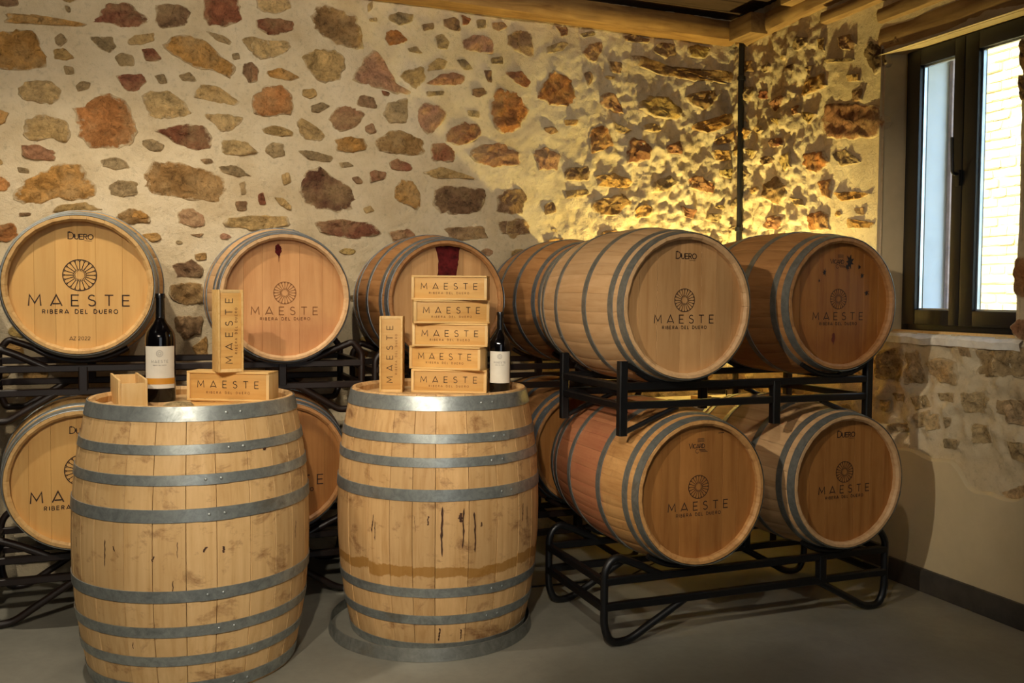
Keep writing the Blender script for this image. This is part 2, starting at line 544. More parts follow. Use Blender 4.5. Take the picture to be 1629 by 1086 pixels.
# stone ledge below the window, white where the plaster is scraped
n = 44; vs_ = []; fs_ = []
for i in range(n+1):
    y = OY0-.05 + (OY1+.09-OY0)*i/n
    e = .022*fbm(Vector((y*9, 2, 0)), 5)
    for x, z in ((XR-.022+e*.5, 1.262+e*.3), (XR-.030+e, 1.296+e*.5), (XR-.012+e*.6, 1.312+e*.35), (XW+.0, 1.318)):
        vs_.append((x, y, z))
for i in range(n):
    for j in range(3):
        fs_.append((i*4+j, i*4+j+1, (i+1)*4+j+1, (i+1)*4+j))
LEDGE = simple('scraped_white_ledge', srgb('#ECE8DC'), .8, var=.12, nscale=16, bump=(.6, .01), spec=.2)
mesh('window_ledge', vs_, fs_, LEDGE, wall_right, 40)
b = MB(); b.box(3.735, 3.79, OY0-.02, 3.90, 1.306, 1.329, .004)
b.make('sill_strip', PINEZ, wall_right)

# smooth plastered dado with a ragged upper edge
vs_ = []; fs_ = []; n = 150
for i in range(n+1):
    y = 1.6+(4.95-1.6)*i/n
    zt = .70+.012*(y-3.7)+.022*fbm(Vector((y*5, 1, 0)), 4)-.11*sm(3.42, 3.28, y)*sm(2.9, 3.05, y)
    for x, z in ((XR-.024, .10), (XR-.027, .3), (XR-.027, .5), (XR-.026+.003*noise.noise(Vector((y*8, 0, 0))), zt-.012), (XR-.014, zt), (XR+.01, zt+.002)):
        vs_.append((x, y, z))
for i in range(n):
    for j in range(5): fs_.append((i*6+j, i*6+j+1, (i+1)*6+j+1, (i+1)*6+j))
DADO = simple('smooth_cream_plaster', srgb('#C9B792'), .85, var=.07, nscale=2.5, bump=(.2, .004), spec=.2)
mesh('plaster_dado', vs_, fs_, DADO, wall_right, 40)

# baseboard along the right wall
b = MB(); b.box(XR-.042, XR-.008, YF, YB-.05, 0, .119, .004)
o = b.make('baseboard_right', BASEB, None); o['kind'] = 'structure'

# ------------------------------------------------------------------ rubble stones
PAL = {
 'o': ('#B0813F', '#BD9150', '#A87938'), 'O': ('#A56A36', '#B37A42', '#9E6230'),
 't': ('#B4955F', '#BDA06C', '#A98A54'), 'r': ('#84472F', '#8E5337', '#7B4230'),
 'R': ('#7E3A20', '#8A4526', '#6F3420'), 'b': ('#7A5A40', '#86664A', '#6C4E38'),
 'B': ('#8C6738', '#967344', '#80603A'), 'p': ('#95674A', '#A0745A', '#8C5C42'),
 'D': ('#4C231C', '#54281F', '#4C231C'), 'g': ('#8E7A58', '#9A8662', '#847050'),
 'y': ('#A98E50', '#B29A5C', '#A08448'), 'd': ('#3F2A20', '#4A3226', '#3F2A20')}

def in_poly(p, poly):
    x, z = p; ins = False; n_ = len(poly)
    for i in range(n_):
        x1, z1 = poly[i]; x2, z2 = poly[(i+1) % n_]
        if (z1 > z) != (z2 > z) and x < (x2-x1)*(z-z1)/(z2-z1)+x1: ins = not ins
    return ins

def stone(poly, wall, side, col, proud, seed):
    """one rubble stone: outline in wall coordinates, pillowed face, broken surface"""
    rnd = random.Random(seed)
    n_ = len(poly)
    cxy = (sum(p[0] for p in poly)/n_, sum(p[1] for p in poly)/n_)
    per = sum(math.dist(poly[i], poly[(i+1) % n_]) for i in range(n_))
    seg = max(.010, per/38)
    pts = []
    for i in range(n_):
        a, b_ = poly[i], poly[(i+1) % n_]
        k = max(1, round(math.dist(a, b_)/seg))
        for q in range(k):
            t = q/k; pts.append((a[0]+(b_[0]-a[0])*t, a[1]+(b_[1]-a[1])*t))
    # corner smoothing, then a ragged edge
    m = len(pts)
    pts = [((pts[i-1][0]+2*pts[i][0]+pts[(i+1) % m][0])/4, (pts[i-1][1]+2*pts[i][1]+pts[(i+1) % m][1])/4) for i in range(m)]
    size = per/4
    vs_ = []; fs_ = []
    rings = ((1.04, -.030), (.985, .05), (.94, .58), (.88, .88), (.79, .98), (.67, 1.0), (.53, 1.0), (.38, 1.0), (.22, 1.0), (.09, 1.0))
    EDGE = (1, .95, .66, .42, .20, .10, .04, 0, 0, 0); edge = []
    off = rnd.random()*50
    tilt = (rnd.uniform(-1, 1), rnd.uniform(-1, 1))
    hb = h_back if side == 'x' else h_right
    for (s_, d_), ev in zip(rings, EDGE):
        for (px, pz) in pts:
            edge.append(ev)
            dx, dz = px-cxy[0], pz-cxy[1]
            jit = 1 + .15*noise.noise(Vector((px*24+off, pz*24, 2))) + .10*noise.noise(Vector((px*75+off, pz*75, 4)))
            x = cxy[0]+dx*s_*jit; z = cxy[1]+dz*s_*jit
            if d_ < 0: h = d_
            else:
                e_ = noise.noise(Vector((x*16, z*16, off)))
                h = proud*(d_ + (.9*e_ if d_ < .7 else .2*e_)) + hb(x, z)*(.8 if d_ > .7 else 1.0) + d_*(.016*fbm(Vector((x*13+off, z*13, off)), 4)*min(1.5, size*9)
                     + proud*.35*(tilt[0]*dx+tilt[1]*dz)/max(size, .02))
                h += d_*.006*noise.noise(Vector((x*55, z*55, off)))
                if d_ > .7: h = max(h, .0025+hb(x, z))
            vs_.append((x, YB-h, z) if side == 'x' else (XR-h, x, z))
    m = len(pts)
    h = proud*1.0+hb(*cxy)*.8+.016*fbm(Vector((cxy[0]*13+off, cxy[1]*13, off)), 4)*min(1.5, size*9)
    h = max(h, .0025+hb(*cxy))
    vs_.append((cxy[0], YB-h, cxy[1]) if side == 'x' else (XR-h, cxy[0], cxy[1]))
    for j in range(len(rings)-1):
        for i in range(m):
            i2 = (i+1) % m
            fs_.append((j*m+i, j*m+i2, (j+1)*m+i2, (j+1)*m+i))
    j = len(rings)-1
    for i in range(m): fs_.append((j*m+i, j*m+(i+1) % m, len(vs_)-1))
    o = mesh('stone', vs_, fs_, STONE, wall, 50)
    at = o.data.attributes.new('edge', 'FLOAT', 'POINT'); at.data.foreach_set('value', edge+[0.0])
    c = srgb(rnd.choice(PAL[col])); v = rnd.uniform(.9, 1.15)
    mc = srgb('#BBA47C'); q = .12 if side == 'x' else (.12 if cxy[1] > 1.3 else .78)
    c = tuple(a*(1-q)+b_*q for a, b_ in zip(c, mc))
    o.color = (min(1, c[0]*v), min(1, c[1]*v), min(1, c[2]*v), 1)
    return o

# outlines traced on enlarged views: (origin x, origin y, scale, [(colour, points...)])
TR_BACK = [
 (0, 0, 3.102, """
o 0,60 180,72 330,95 425,115 400,132 250,125 0,108
r 520,20 580,8 640,12 690,60 745,95 735,112 690,130 600,140 540,110 440,105 500,60
b 765,20 830,12 920,25 942,60 925,120 870,135 800,145 762,100
r 1000,-20 1180,-20 1195,95 1150,125 1030,130 1000,90
o -60,150 80,145 180,155 200,230 245,280 235,335 120,350 -60,340
g 265,180 300,155 335,200 300,230 270,215
t 260,240 320,232 370,285 330,300 265,290
g 310,320 360,325 370,365 320,370
g 430,170 560,180 575,230 540,265 480,230
t 625,200 660,170 760,160 765,200 700,220 640,220
g 560,280 600,255 660,270 665,325 590,325
r 695,240 760,235 800,290 760,305 715,300
o 805,200 860,170 940,165 1020,200 1080,260 1170,325 1165,390 1130,385 1060,350 950,330 850,270 810,240
g 1015,150 1100,170 1150,205 1140,222 1060,195
t 1185,190 1240,175 1330,200 1330,280 1230,250
g 1140,260 1180,255 1190,290 1150,295
b 1200,310 1240,300 1280,340 1265,405 1225,410 1195,360
t 85,430 150,390 240,395 310,430 305,480 260,520 150,500 90,480
g 370,420 400,395 450,405 435,440 380,455
r 570,370 610,365 700,360 730,395 690,445 625,455 590,410
g 755,370 810,360 830,410 790,415
g 880,370 940,350 975,400 900,400
t 960,440 1000,410 1090,430 1190,495 1160,522 1060,505 960,480
O 460,470 510,450 600,480 650,530 680,620 675,680 640,725 560,735 440,735 400,690 370,600 350,530
t 690,470 740,445 860,445 910,500 955,560 860,590 760,595 720,540
R 750,640 830,625 900,610 1010,612 1050,680 1050,740 970,750 890,720 820,670
t 115,590 170,560 260,570 340,600 350,680 330,710 250,680 180,695 115,680
p 105,715 180,710 280,745 270,795 160,790 105,770
g 690,690 750,680 820,715 800,745 740,745 695,715
t 1010,560 1120,560 1220,575 1150,640 1100,660 1040,600
t 1090,690 1150,685 1230,700 1275,750 1220,768 1100,765
g 80,820 140,830 150,855 90,850
O -60,870 10,870 60,905 30,940 -60,955
o 290,800 350,790 410,830 460,890 480,970 380,990 290,980 180,1010 80,1005 60,930 180,860
g 485,790 560,770 610,785 650,830 560,840 500,815
g 530,920 570,890 640,885 680,900 680,960 600,975 540,965
B 705,830 760,790 830,785 960,820 1110,860 1120,920 1110,990 1070,1005 940,990 790,965 710,950
b 985,785 1040,780 1055,800 1010,810
g 1080,815 1170,815 1250,870 1170,870 1090,850
g 1180,900 1210,890 1215,960 1190,960
b 1155,990 1220,990 1225,1040 1170,1040
p 870,1040 940,1020 1010,1060 1016,1110 960,1130 880,1100
B 570,1060 650,1020 740,1060 740,1100 580,1110
t 240,1050 300,1010 420,995 520,1035 420,1040
b 85,1048 155,1046 155,1062 90,1068
g 315,25 345,30 350,60 330,62
b -60,-20 95,-20 85,25 30,34 -60,20
o -60,510 5,540 45,555 20,610 -60,640"""),
 (400, 0, 3.102, """
r 25,95 80,80 160,90 225,100 215,145 150,170 70,170 25,140
t 20,-20 190,-20 205,40 120,65 30,50
B 300,40 340,15 400,30 520,70 545,150 562,240 540,250 440,225 370,195 310,140 295,80
g 570,20 600,0 600,40 575,60
g 580,90 625,80 625,108 585,105
g 670,75 720,55 800,70 800,110 730,125 680,100
b 835,120 900,110 900,145 850,155
b 945,95 1000,80 1030,95 1040,150 1000,155 945,130
r 1035,70 1090,90 1075,120 1040,125
g 1110,95 1160,95 1160,140 1115,140
p 1185,110 1240,105 1270,130 1220,155 1190,140
O 665,150 720,140 775,195 750,215 680,225 662,185
g 905,180 940,160 985,205 965,245 920,240
g 770,235 820,225 850,265 780,255
p 1035,200 1100,170 1160,170 1205,215 1190,270 1110,255 1050,250
t 0,200 90,195 170,200 200,230 160,270 60,295 0,270
t 240,270 330,235 430,245 470,290 455,370 420,395 350,415 300,370 265,310
p 600,240 645,260 690,350 720,410 800,460 720,465 640,440 570,420 490,395 510,350 560,290
R 640,442 690,455 680,475 650,472
t 720,375 770,340 850,325 862,380 815,445 760,400
t 870,320 920,280 975,300 950,340 870,350
g 1005,290 1060,290 1100,340 1050,345
p 850,415 930,365 1000,350 1065,375 1050,420 950,420
g 1180,285 1240,275 1250,315 1185,315
b 1145,340 1185,345 1190,410 1165,405
r 0,310 35,330 30,400 0,410
o 70,350 150,330 245,380 200,400 90,380
O -10,480 50,430 140,410 190,450 215,520 190,565 60,575 10,560
t 250,440 310,432 330,470 290,490 250,470
g 290,520 350,500 395,520 330,560 295,550
g 865,450 955,445 955,470 870,475
b 1085,435 1150,432 1175,460 1120,482 1085,470
b 520,490 550,465 610,480 630,535 560,530 525,520
g 645,560 680,505 770,480 780,560 770,610 680,605
p 815,545 850,495 930,520 970,560 910,655 870,665 820,610
p 375,585 430,520 480,515 575,560 520,620 460,652 400,635
b 560,620 600,605 625,650 590,665 565,650
g 1065,540 1130,545 1125,580 1075,575
O 1180,540 1200,450 1250,430 1340,470 1372,560 1320,640 1250,670 1200,630
r 955,650 1040,600 1130,610 1140,670 1090,700 1010,725 955,690
t 45,635 100,615 170,625 220,665 150,675 60,655
t 220,600 250,578 330,620 370,670 340,698 270,690 230,650
o 410,690 470,670 560,680 570,740 480,755 420,740
B 620,680 680,640 740,640 850,690 860,760 810,775 700,760 615,740
r 885,710 960,700 1010,745 1000,800 890,790
g 70,720 110,698 160,710 170,770 110,780 70,750
g 225,740 300,740 400,770 400,800 280,790
g 430,800 480,795 510,820 440,830
p 1070,750 1130,710 1240,700 1335,750 1330,815 1180,830 1090,790
r 680,800 720,780 800,810 790,845 720,845 690,830
p 580,850 610,835 670,850 660,885 590,900
t 845,850 940,820 1040,850 1120,885 1030,880 900,880
D 230,870 300,820 360,830 420,880 500,920 530,970 510,1020 440,1045 320,1040 250,990 225,940
t 145,860 190,845 200,900 160,915
r 30,960 60,940 75,1010 40,1015
t 110,970 160,975 205,1020 200,1045 140,1010
b 490,875 530,868 555,900 520,910
o 700,940 740,880 800,890 850,980 830,1040 750,1010 710,980
t 550,1025 590,1010 610,1040 565,1055
b 895,930 960,910 1090,920 1190,925 1160,1000 1120,1050 1040,1060 920,1050 895,1000
b 1210,970 1260,930 1340,925 1365,980 1340,1060 1215,1050"""),
 (800, 0, 3.102, """
b 20,170 80,140 140,150 160,290 90,265 20,220
r 260,125 325,130 325,170 290,180
g 380,165 440,150 470,170 400,185
g 215,230 300,200 330,210 300,250 220,265
p 390,260 430,210 500,200 500,240 460,310 420,300
b 590,180 650,165 730,195 720,215 610,205
b 745,230 780,205 850,215 860,270 800,290 750,260
y 905,230 960,215 1030,240 1000,290 920,280
r 0,350 100,350 145,400 130,440 60,410
O 195,410 250,340 340,380 370,470 330,530 230,520 170,480
b 400,360 430,345 450,390 420,430
b 520,300 590,305 590,365 530,350
B 615,260 700,280 800,320 920,335 1150,355 1150,415 950,400 800,375 640,330
p 470,480 510,450 560,470 610,560 560,560 480,515
y 660,510 720,470 830,480 880,540 860,590 750,580 680,550
B 900,470 960,450 1060,440 1050,500 1000,550 930,520
o 920,620 1000,590 1150,550 1120,620 1020,660 930,640
O 425,640 500,610 560,720 430,765
r 615,700 650,670 740,720 720,790 610,810
p 150,740 200,720 290,760 270,840 180,840
b 305,830 430,815 430,890 310,890
o 450,870 560,850 660,900 620,930 470,920
g 740,900 830,860 870,900 800,950 730,950
r 910,880 970,860 1060,930 1040,960 930,930
o 1030,740 1110,740 1130,790 1050,800
t 300,940 420,930 430,960 310,980
B 440,990 600,950 640,1000 560,1070 450,1050
o 650,1030 700,1000 740,1020 720,1070 660,1080
b 200,1010 250,990 270,1050 210,1060
r 800,720 880,690 880,760 810,760
y 1060,840 1140,830 1130,880 1060,870
g 540,600 640,640 600,660 550,640
p 880,1010 960,1040 940,1080 890,1070
o 1040,690 1140,640 1140,700 1060,715
o 300,590 370,590 360,620 310,620
B 20,1090 90,1075 130,1130 60,1180 10,1150
o 210,1180 300,1170 330,1230 240,1250"""),
 (0, 320, 2.857, """
t 1000,80 1150,60 1320,70 1330,110 1150,135 1020,115
r 1410,95 1540,80 1700,100 1735,150 1600,175 1450,145
o 540,60 640,40 690,75 600,90
b 860,150 930,145 910,165
o 640,150 720,140 740,170 690,190
o 880,240 940,230 940,265 890,270
b 780,290 870,260 930,300 920,345 800,350
B 770,380 850,365 930,370 940,460 850,480 770,440
b 790,520 930,520 920,600 830,640 790,570
o 870,660 940,610 950,700 900,720
O -60,110 60,95 90,150 40,190 -60,180
o 0,640 100,650 110,700 0,690
o 100,770 225,765 220,810 110,815
o 110,890 220,880 210,930 120,930
p 1760,140 1860,120 1900,170 1800,200
b 2000,120 2200,110 2230,170 2050,180
b 2260,90 2400,80 2420,150 2280,150"""),
]
TR_RIGHT = [
 (1100, 0, 2.715, """
b 620,160 680,145 710,190 690,215 640,215
d 745,200 775,175 830,210 835,280 790,325 750,270 738,230
b 825,150 870,150 895,180 850,195
B 548,165 575,160 572,220 550,215
g 575,255 700,250 700,265 580,272
t 665,320 725,315 725,350 665,352
b 685,390 735,380 735,436 690,440
p 565,440 690,444 800,450 828,490 820,560 790,600 680,600 575,600 558,540
o 460,390 500,340 575,310 585,370 500,410 465,425
p 330,450 360,420 410,410 400,450 350,485
r 290,390 325,390 320,430 295,425
B 310,800 350,755 400,790 405,850 370,890 325,860
O 480,660 570,650 590,700 540,750 490,730
O 500,920 560,908 590,925 590,990 500,1000
O 540,780 600,770 600,860 560,840
o 610,830 700,825 780,835 720,860 640,870
o 660,940 790,960 780,985 670,985
t 425,850 470,860 490,890 440,885
r 330,600 390,590 400,630 340,640
g 600,660 660,640 740,700 640,720
p 790,680 870,690 860,715 800,710
o 220,260 260,260 265,310 225,310
t 490,290 520,280 510,330
b 395,290 440,270 440,310
y 380,680 430,650 440,720 390,740
y 470,480 540,490 500,540
y 340,510 390,510 380,545
b 695,900 745,890 745,930 710,925
y 240,640 290,650 260,690
r 425,470 455,450 465,490 440,500"""),
 (1150, 350, 3.102, """
t 745,640 880,628 890,800 760,780 740,700
B 900,650 985,640 990,810 905,810
o 1005,690 1080,675 1145,700 1170,820 1060,800 1005,760
r 1155,600 1210,610 1222,680 1170,670
B 1240,640 1520,620 1520,780 1240,770
t 1060,850 1150,850 1150,900 1080,890
d 1095,970 1130,970 1130,1010 1100,1030
r 1350,890 1440,880 1520,940 1490,990 1350,950
t 830,850 900,860 900,900 840,890
t 860,1000 920,1000 900,1040
t 770,880 820,890 810,950 770,940
t 930,870 1010,860 1030,920 950,940
t 1180,850 1300,840 1290,960 1190,950
t 1000,960 1070,950 1070,1030 1010,1040"""),
 (1360, 560, 2.063, """
O 470,460 560,430 620,450 620,530 500,512
t 110,235 170,230 190,260 120,265
t 200,200 250,190 250,240 200,250
t 405,130 440,150 430,190 410,170
g 290,280 350,290 330,320 290,315
r 480,170 600,140 600,260 500,230
t 380,230 440,240 450,300 390,300
t 500,290 600,300 600,380 510,350"""),
 (1400, 0, 5.428, """
b 1200,340 1300,320 1300,620 1240,640 1190,560
b 1180,640 1300,680 1300,900 1190,860"""),
 (1400, 400, 5.428, """
O 1165,60 1300,20 1300,420 1180,400 1140,350 1150,200
p 1100,640 1190,580 1300,570 1300,740 1200,770 1120,700"""),
]
NB = 0
def trace(table, wall, side):
    polys = []
    k = 100 if side == 'x' else 900
    for ox, oy, sc, txt in table:
        for line in txt.strip().splitlines():
            parts = line.split()
            pp = []
            for q in parts[1:]:
                a, b_ = q.split(',')
                u, v = ox+float(a)/sc, oy+float(b_)/sc
                w = on_y(u, v, YB-.01) if side == 'x' else on_x(u, v, XR-.01)
                pp.append((w.x, w.z) if side == 'x' else (w.y, w.z))
            cx_ = sum(p[0] for p in pp)/len(pp); cz_ = sum(p[1] for p in pp)/len(pp)
            if side == 'y' and 3.11 < cx_ < 3.99 and OZ0 < cz_ < OZ1: continue
            if side == 'x':
                pr = .007+.012*rough_back(cx_, cz_)
            else:
                pr = .007+.011*rough_right(cx_, cz_)
            k += 1
            if side == 'y': pp = pp[::-1]
            stone(pp, wall, side, parts[0], pr*random.uniform(.7, 1.4), k)
            polys.append(pp)
    return polys
pb = trace(TR_BACK, wall_back, 'x')
pr_ = trace(TR_RIGHT, wall_right, 'y')

def fill(polys, wall, side, a0, a1, z0, z1, count, limit, reject=None, sizes=(.025, .075)):
    rnd = random.Random(5 if side == 'x' else 6)
    boxes = [(min(p[0] for p in q), max(p[0] for p in q), min(p[1] for p in q), max(p[1] for p in q)) for q in polys]
    made = 0; k = 3000 if side == 'x' else 5000
    for _ in range(limit):
        if made >= count: break
        a = rnd.uniform(a0, a1); z = rnd.uniform(z0, z1)
        if reject and reject(a, z): continue
        s = rnd.uniform(*sizes); sx = s*rnd.uniform(1.0, 1.7); sz = s*rnd.uniform(.5, .9)
        m = .012
        if any(x0-m < a+sx and a-sx < x1+m and y0-m < z+sz and z-sz < y1+m for x0, x1, y0, y1 in boxes): continue
        nn = rnd.randint(6, 9); ph = rnd.random()*6
        q = [(a+sx*cos(ph+2*pi*i/nn)*rnd.uniform(.7, 1.1), z+sz*sin(ph+2*pi*i/nn)*rnd.uniform(.7, 1.1)) for i in range(nn)]
        if side == 'y': q = q[::-1]
        r = rough_back(a, z) if side == 'x' else rough_right(a, z)
        k += 1
        stone(q, wall, side, rnd.choice('tttgggooybpB'), .004+.018*r, k)
        boxes.append((a-sx, a+sx, z-sz, z+sz)); made += 1
fill(pb, wall_back, 'x', -1.1, 3.6, .95, 3.2, 130, 9000)
fill(pr_, wall_right, 'y', 2.7, 5.3, .80, 3.05, 70, 6000,
     lambda y, z: (OY0-.14 < y < OY1+.20 and OZ0-.06 < z < OZ1+.2) or (z < .8))

# ------------------------------------------------------------------ beams under the ceiling
def log(name, label, pts, w, h, mat, seed=1, n=40, cat='beam', square=.75):
    """hewn beam: a squared log with wavering faces"""
    a, b_ = Vector(pts[0]), Vector(pts[1]); d = (b_-a); L = d.length; t = d.normalized()
    s = Vector((0, 0, 1)).cross(t).normalized(); u = t.cross(s)
    vs_ = []; fs_ = []; m = 12
    for i in range(n+1):
        p = a+d*i/n
        for k in range(m):
            an = 2*pi*(k+.5)/m
            cx_, cy_ = cos(an), sin(an)
            e = (abs(cx_)**4+abs(cy_)**4)**-.25
            e = e*square+(1-square)
            q = 1+.10*fbm(Vector((i*L/n*2.2, cx_*1.2+seed*7, cy_*1.2)), 3)
            vs_.append(p+s*(w/2*cx_*e*q)+u*(h/2*cy_*e*q))
    for i in range(n):
        for k in range(m):
            k2 = (k+1) % m; fs_.append((i*m+k, i*m+k2, (i+1)*m+k2, (i+1)*m+k))
    fs_.append(tuple(range(m-1, -1, -1))); fs_.append(tuple(n*m+k for k in range(m)))
    o = mesh(name, vs_, fs_, mat, None, 50)
    return tag(o, label, cat)
log('wooden_beam', 'long hewn wooden beam lying along the top of the stone back wall', ((-.2, YB-.05, 3.285), (3.62, YB-.05, 3.262)), .19, .15, BEAM, 1)
log('wooden_beam', 'rough log along the top of the right wall, lit yellow near the corner', ((XR-.01, 5.25, 3.235), (XR-.01, 3.3, 3.30)), .10, .14, BEAMY, 2)
log('wooden_beam', 'thin ribbed wooden beam on the right wall above the window lintel', ((XR-.01, 4.41, 3.13), (XR-.01, 2.6, 3.14)), .08, .07, BEAMY, 3, square=.95)
log('wooden_beam', 'lower pale wooden beam between the ribbed beam and the window lintel', ((XR+.0, 3.97, 3.02), (XR+.0, 2.6, 3.03)), .07, .08, BEAMY, 4, square=.95)
log('window_lintel', 'brown wooden lintel directly above the dark framed window', ((XR+.055, 3.98, 2.892), (XR+.055, 2.7, 2.895)), .13, .145, BEAMY, 5, cat='beam', square=.97)
def stub(label, c, sx, sy, sz):
    b = MB(); b.box(-sx/2, sx/2, -sy/2, sy/2, -sz/2, sz/2, .008)
    o = b.make('joist_end', BEAMY, None, 35, c)
    return tag(o, label, 'beam')
stub('square joist end jutting out beside the black pipe in the corner', (3.575, 5.04, 3.232), .13, .24, .13)
stub('square joist end at the top edge nearer the window', (3.605, 4.60, 3.315), .13, .14, .10)

# black pipe in the corner
b = MB()
b.tube([(3.640, 5.202, 0), (3.634, 5.197, 1.2), (3.648, 5.202, 2.0), (3.638, 5.197, 2.9), (3.644, 5.202, 3.37)], .020, 10)
pipe = tag(b.make('drain_pipe', BLACK), 'thin black vertical pipe running up the wall corner', 'pipe')
for z in (1.95, 2.95):
    b = MB(); b.lathe([(.021, z-.015), (.026, z-.013), (.026, z+.013), (.021, z+.015)], 14)
    b.make('clamp', BLACK, pipe, 35, (3.642, 5.200, 0))

# ------------------------------------------------------------------ window
win = thing('window_1', 'x', 'window'); del win['label']; del win['category']; win['kind'] = 'structure'
WY0, WY1, WZ0, WZ1 = 3.035, 3.88, 1.325, 2.838
def rect_frame(name, x0, x1, y0, y1, z0, z1, w, mat, parent, bev=.004, ws=None):
    wl, wr_, wb_, wt = ws or (w, w, w, w)     # near, far, bottom, top widths
    b = MB()
    b.box(x0, x1, y0, y0+wl, z0, z1, bev); b.box(x0, x1, y1-wr_, y1, z0, z1, bev)
    b.box(x0, x1, y0+wl, y1-wr_, z0, z0+wb_, bev); b.box(x0, x1, y0+wl, y1-wr_, z1-wt, z1, bev)
    return b.make(name, mat, parent)
rect_frame('window_frame', XW-.005, XW+.06, WY0, WY1, WZ0, WZ1, .05, FRAME, win)
for (y0, y1) in ((3.480, 3.845), (3.07, 3.476)):
    s = rect_frame('sash', XW-.03, XW+.03, y0, y1, WZ0+.035, WZ1-.035, .075, FRAME, win, ws=(.062, .080, .078, .085))
    ya, yb_, za, zb_ = y0+.062, y1-.080, WZ0+.035+.078, WZ1-.035-.085
    rect_frame('glazing_spacer', XW-.006, XW+.012, ya, yb_, za, zb_, .008, SPACER, s, 0)
    b = MB(); b.box(XW+.002, XW+.006, ya+.004, yb_-.004, za+.004, zb_-.004)
    b.make('pane', GLASS, s, None)
b = MB(); b.box(XW-.045, XW-.028, 3.482, 3.508, 2.06, 2.14, .004)
b.tube(fillet([(XW-.04, 3.495, 2.12), (XW-.075, 3.495, 2.12), (XW-.078, 3.50, 2.30)], .02), .0085, 10)
b.make('window_handle', BLACK, win)
# shutter leaf folded back outside the far reveal
b = MB(); b.box(XO-.055, XO-.005, 3.868, 3.890, 1.33, 2.85, .003)
b.make('shutter_edge', simple('pinkish_old_wood', srgb('#B49A92'), .8, var=.15), win)

# house across the lane
house = thing('stone_building', 'pale sunlit stone building seen through the window across the lane', 'building', (8.2, 7.0, 0))
b = MB(); b.box(-.016, .4, -4.5, 5, 0, 7)
b.make('wall', FACADE, house, None)
rnd = random.Random(3)
blocks = []
for q in range(6):
    bb = MB(); 
    bm = bmesh.new(); bmesh.ops.create_cube(bm, size=1); bmesh.ops.bevel(bm, geom=list(bm.edges), offset=.09, segments=2, affect='EDGES')
    bm.verts.index_update()
    for v in bm.verts:
        v.co = Vector((v.co.x*.07, v.co.y*(.17+.02*q), v.co.z*.088)) + Vector((noise.noise(v.co*3+Vector((q, 0, 0)))*.012, noise.noise(v.co*3+Vector((0, q, 0)))*.02, noise.noise(v.co*3)*.012))
    bb.add([v.co.copy() for v in bm.verts], [tuple(w.index for w in f.verts) for f in bm.faces]); bm.free()
    o = bb.make('stone', FACADE, house, 50, (0, -1.5+.4*q, .4)); blocks.append(o)
z = 1.0; row = 0
while z < 4.6:
    y = -1.3+(.1 if row % 2 else 0)
    while y < 1.3:
        c = rnd.choice(blocks).copy(); C.objects.link(c); c.parent = house
        c.location = (rnd.uniform(-.01, .012), y, z); c.rotation_euler = (rnd.uniform(-.03, .03), 0, 0)
        y += .20
    z += .1; row += 1
slab('ground', 4.14, 9.0, -3, 14, -.1, 0, FACADE).name = 'floor_outside'
bpy.data.objects['floor_outside'].name = 'trim_4'

# ------------------------------------------------------------------ stroke lettering
def arc(cx_, cy_, rx, ry, a0, a1, n=10):
    return [(cx_+rx*cos(radians(a0+(a1-a0)*i/n)), cy_+ry*sin(radians(a0+(a1-a0)*i/n))) for i in range(n+1)]
GL = {
 'M': (1.0, [[(0, 0), (.08, 1), (.5, .25), (.92, 1), (1, 0)]]),
 'A': (.95, [[(0, 0), (.475, 1), (.95, 0)], [(.17, .2), (.78, .2)]]),
 'E': (.62, [[(.62, 0), (0, 0), (0, 1), (.62, 1)], [(0, .5), (.55, .5)]]),
 'S': (.6, [arc(.3, .74, .27, .26, 35, 200, 9)+arc(.3, .265, .3, .265, 95, -155, 12)]),
 'T': (.75, [[(0, 1), (.75, 1)], [(.375, 1), (.375, 0)]]),
 'R': (.6, [[(0, 0), (0, 1)], [(0, 1)]+arc(.32, .74, .26, .26, 90, -90, 8)+[(0, .48)], [(.3, .48), (.6, 0)]]),
 'I': (.12, [[(.06, 0), (.06, 1)]]),
 'B': (.58, [[(0, 0), (0, 1)], [(0, 1)]+arc(.3, .76, .22, .24, 90, -90, 8)+[(0, .52)], [(.3, .52)]+arc(.32, .26, .26, .26, 90, -90, 8)+[(0, 0)]]),
 'D': (.75, [[(0, 0), (0, 1), (.28, 1)]+arc(.28, .5, .47, .5, 90, -90, 10)+[(0, 0)]]),
 'L': (.5, [[(0, 1), (0, 0), (.5, 0)]]),
 'U': (.7, [[(0, 1), (0, .33)]+arc(.35, .33, .35, .33, 180, 360, 8)+[(.7, 1)]]),
 'O': (.95, [arc(.475, .5, .475, .5, 0, 360, 18)]),
 'Z': (.62, [[(0, 1), (.62, 1), (0, 0), (.62, 0)]]),
 'V': (.8, [[(0, 1), (.4, 0), (.8, 1)]]),
 'C': (.75, [arc(.45, .5, .45, .5, 50, 310, 12)]),
 '2': (.55, [arc(.27, .72, .27, .28, 170, -20, 8)+[(0, 0), (.55, 0)]]),
 '0': (.6, [arc(.3, .5, .3, .5, 0, 360, 14)]),
 ' ': (.45, []),
}
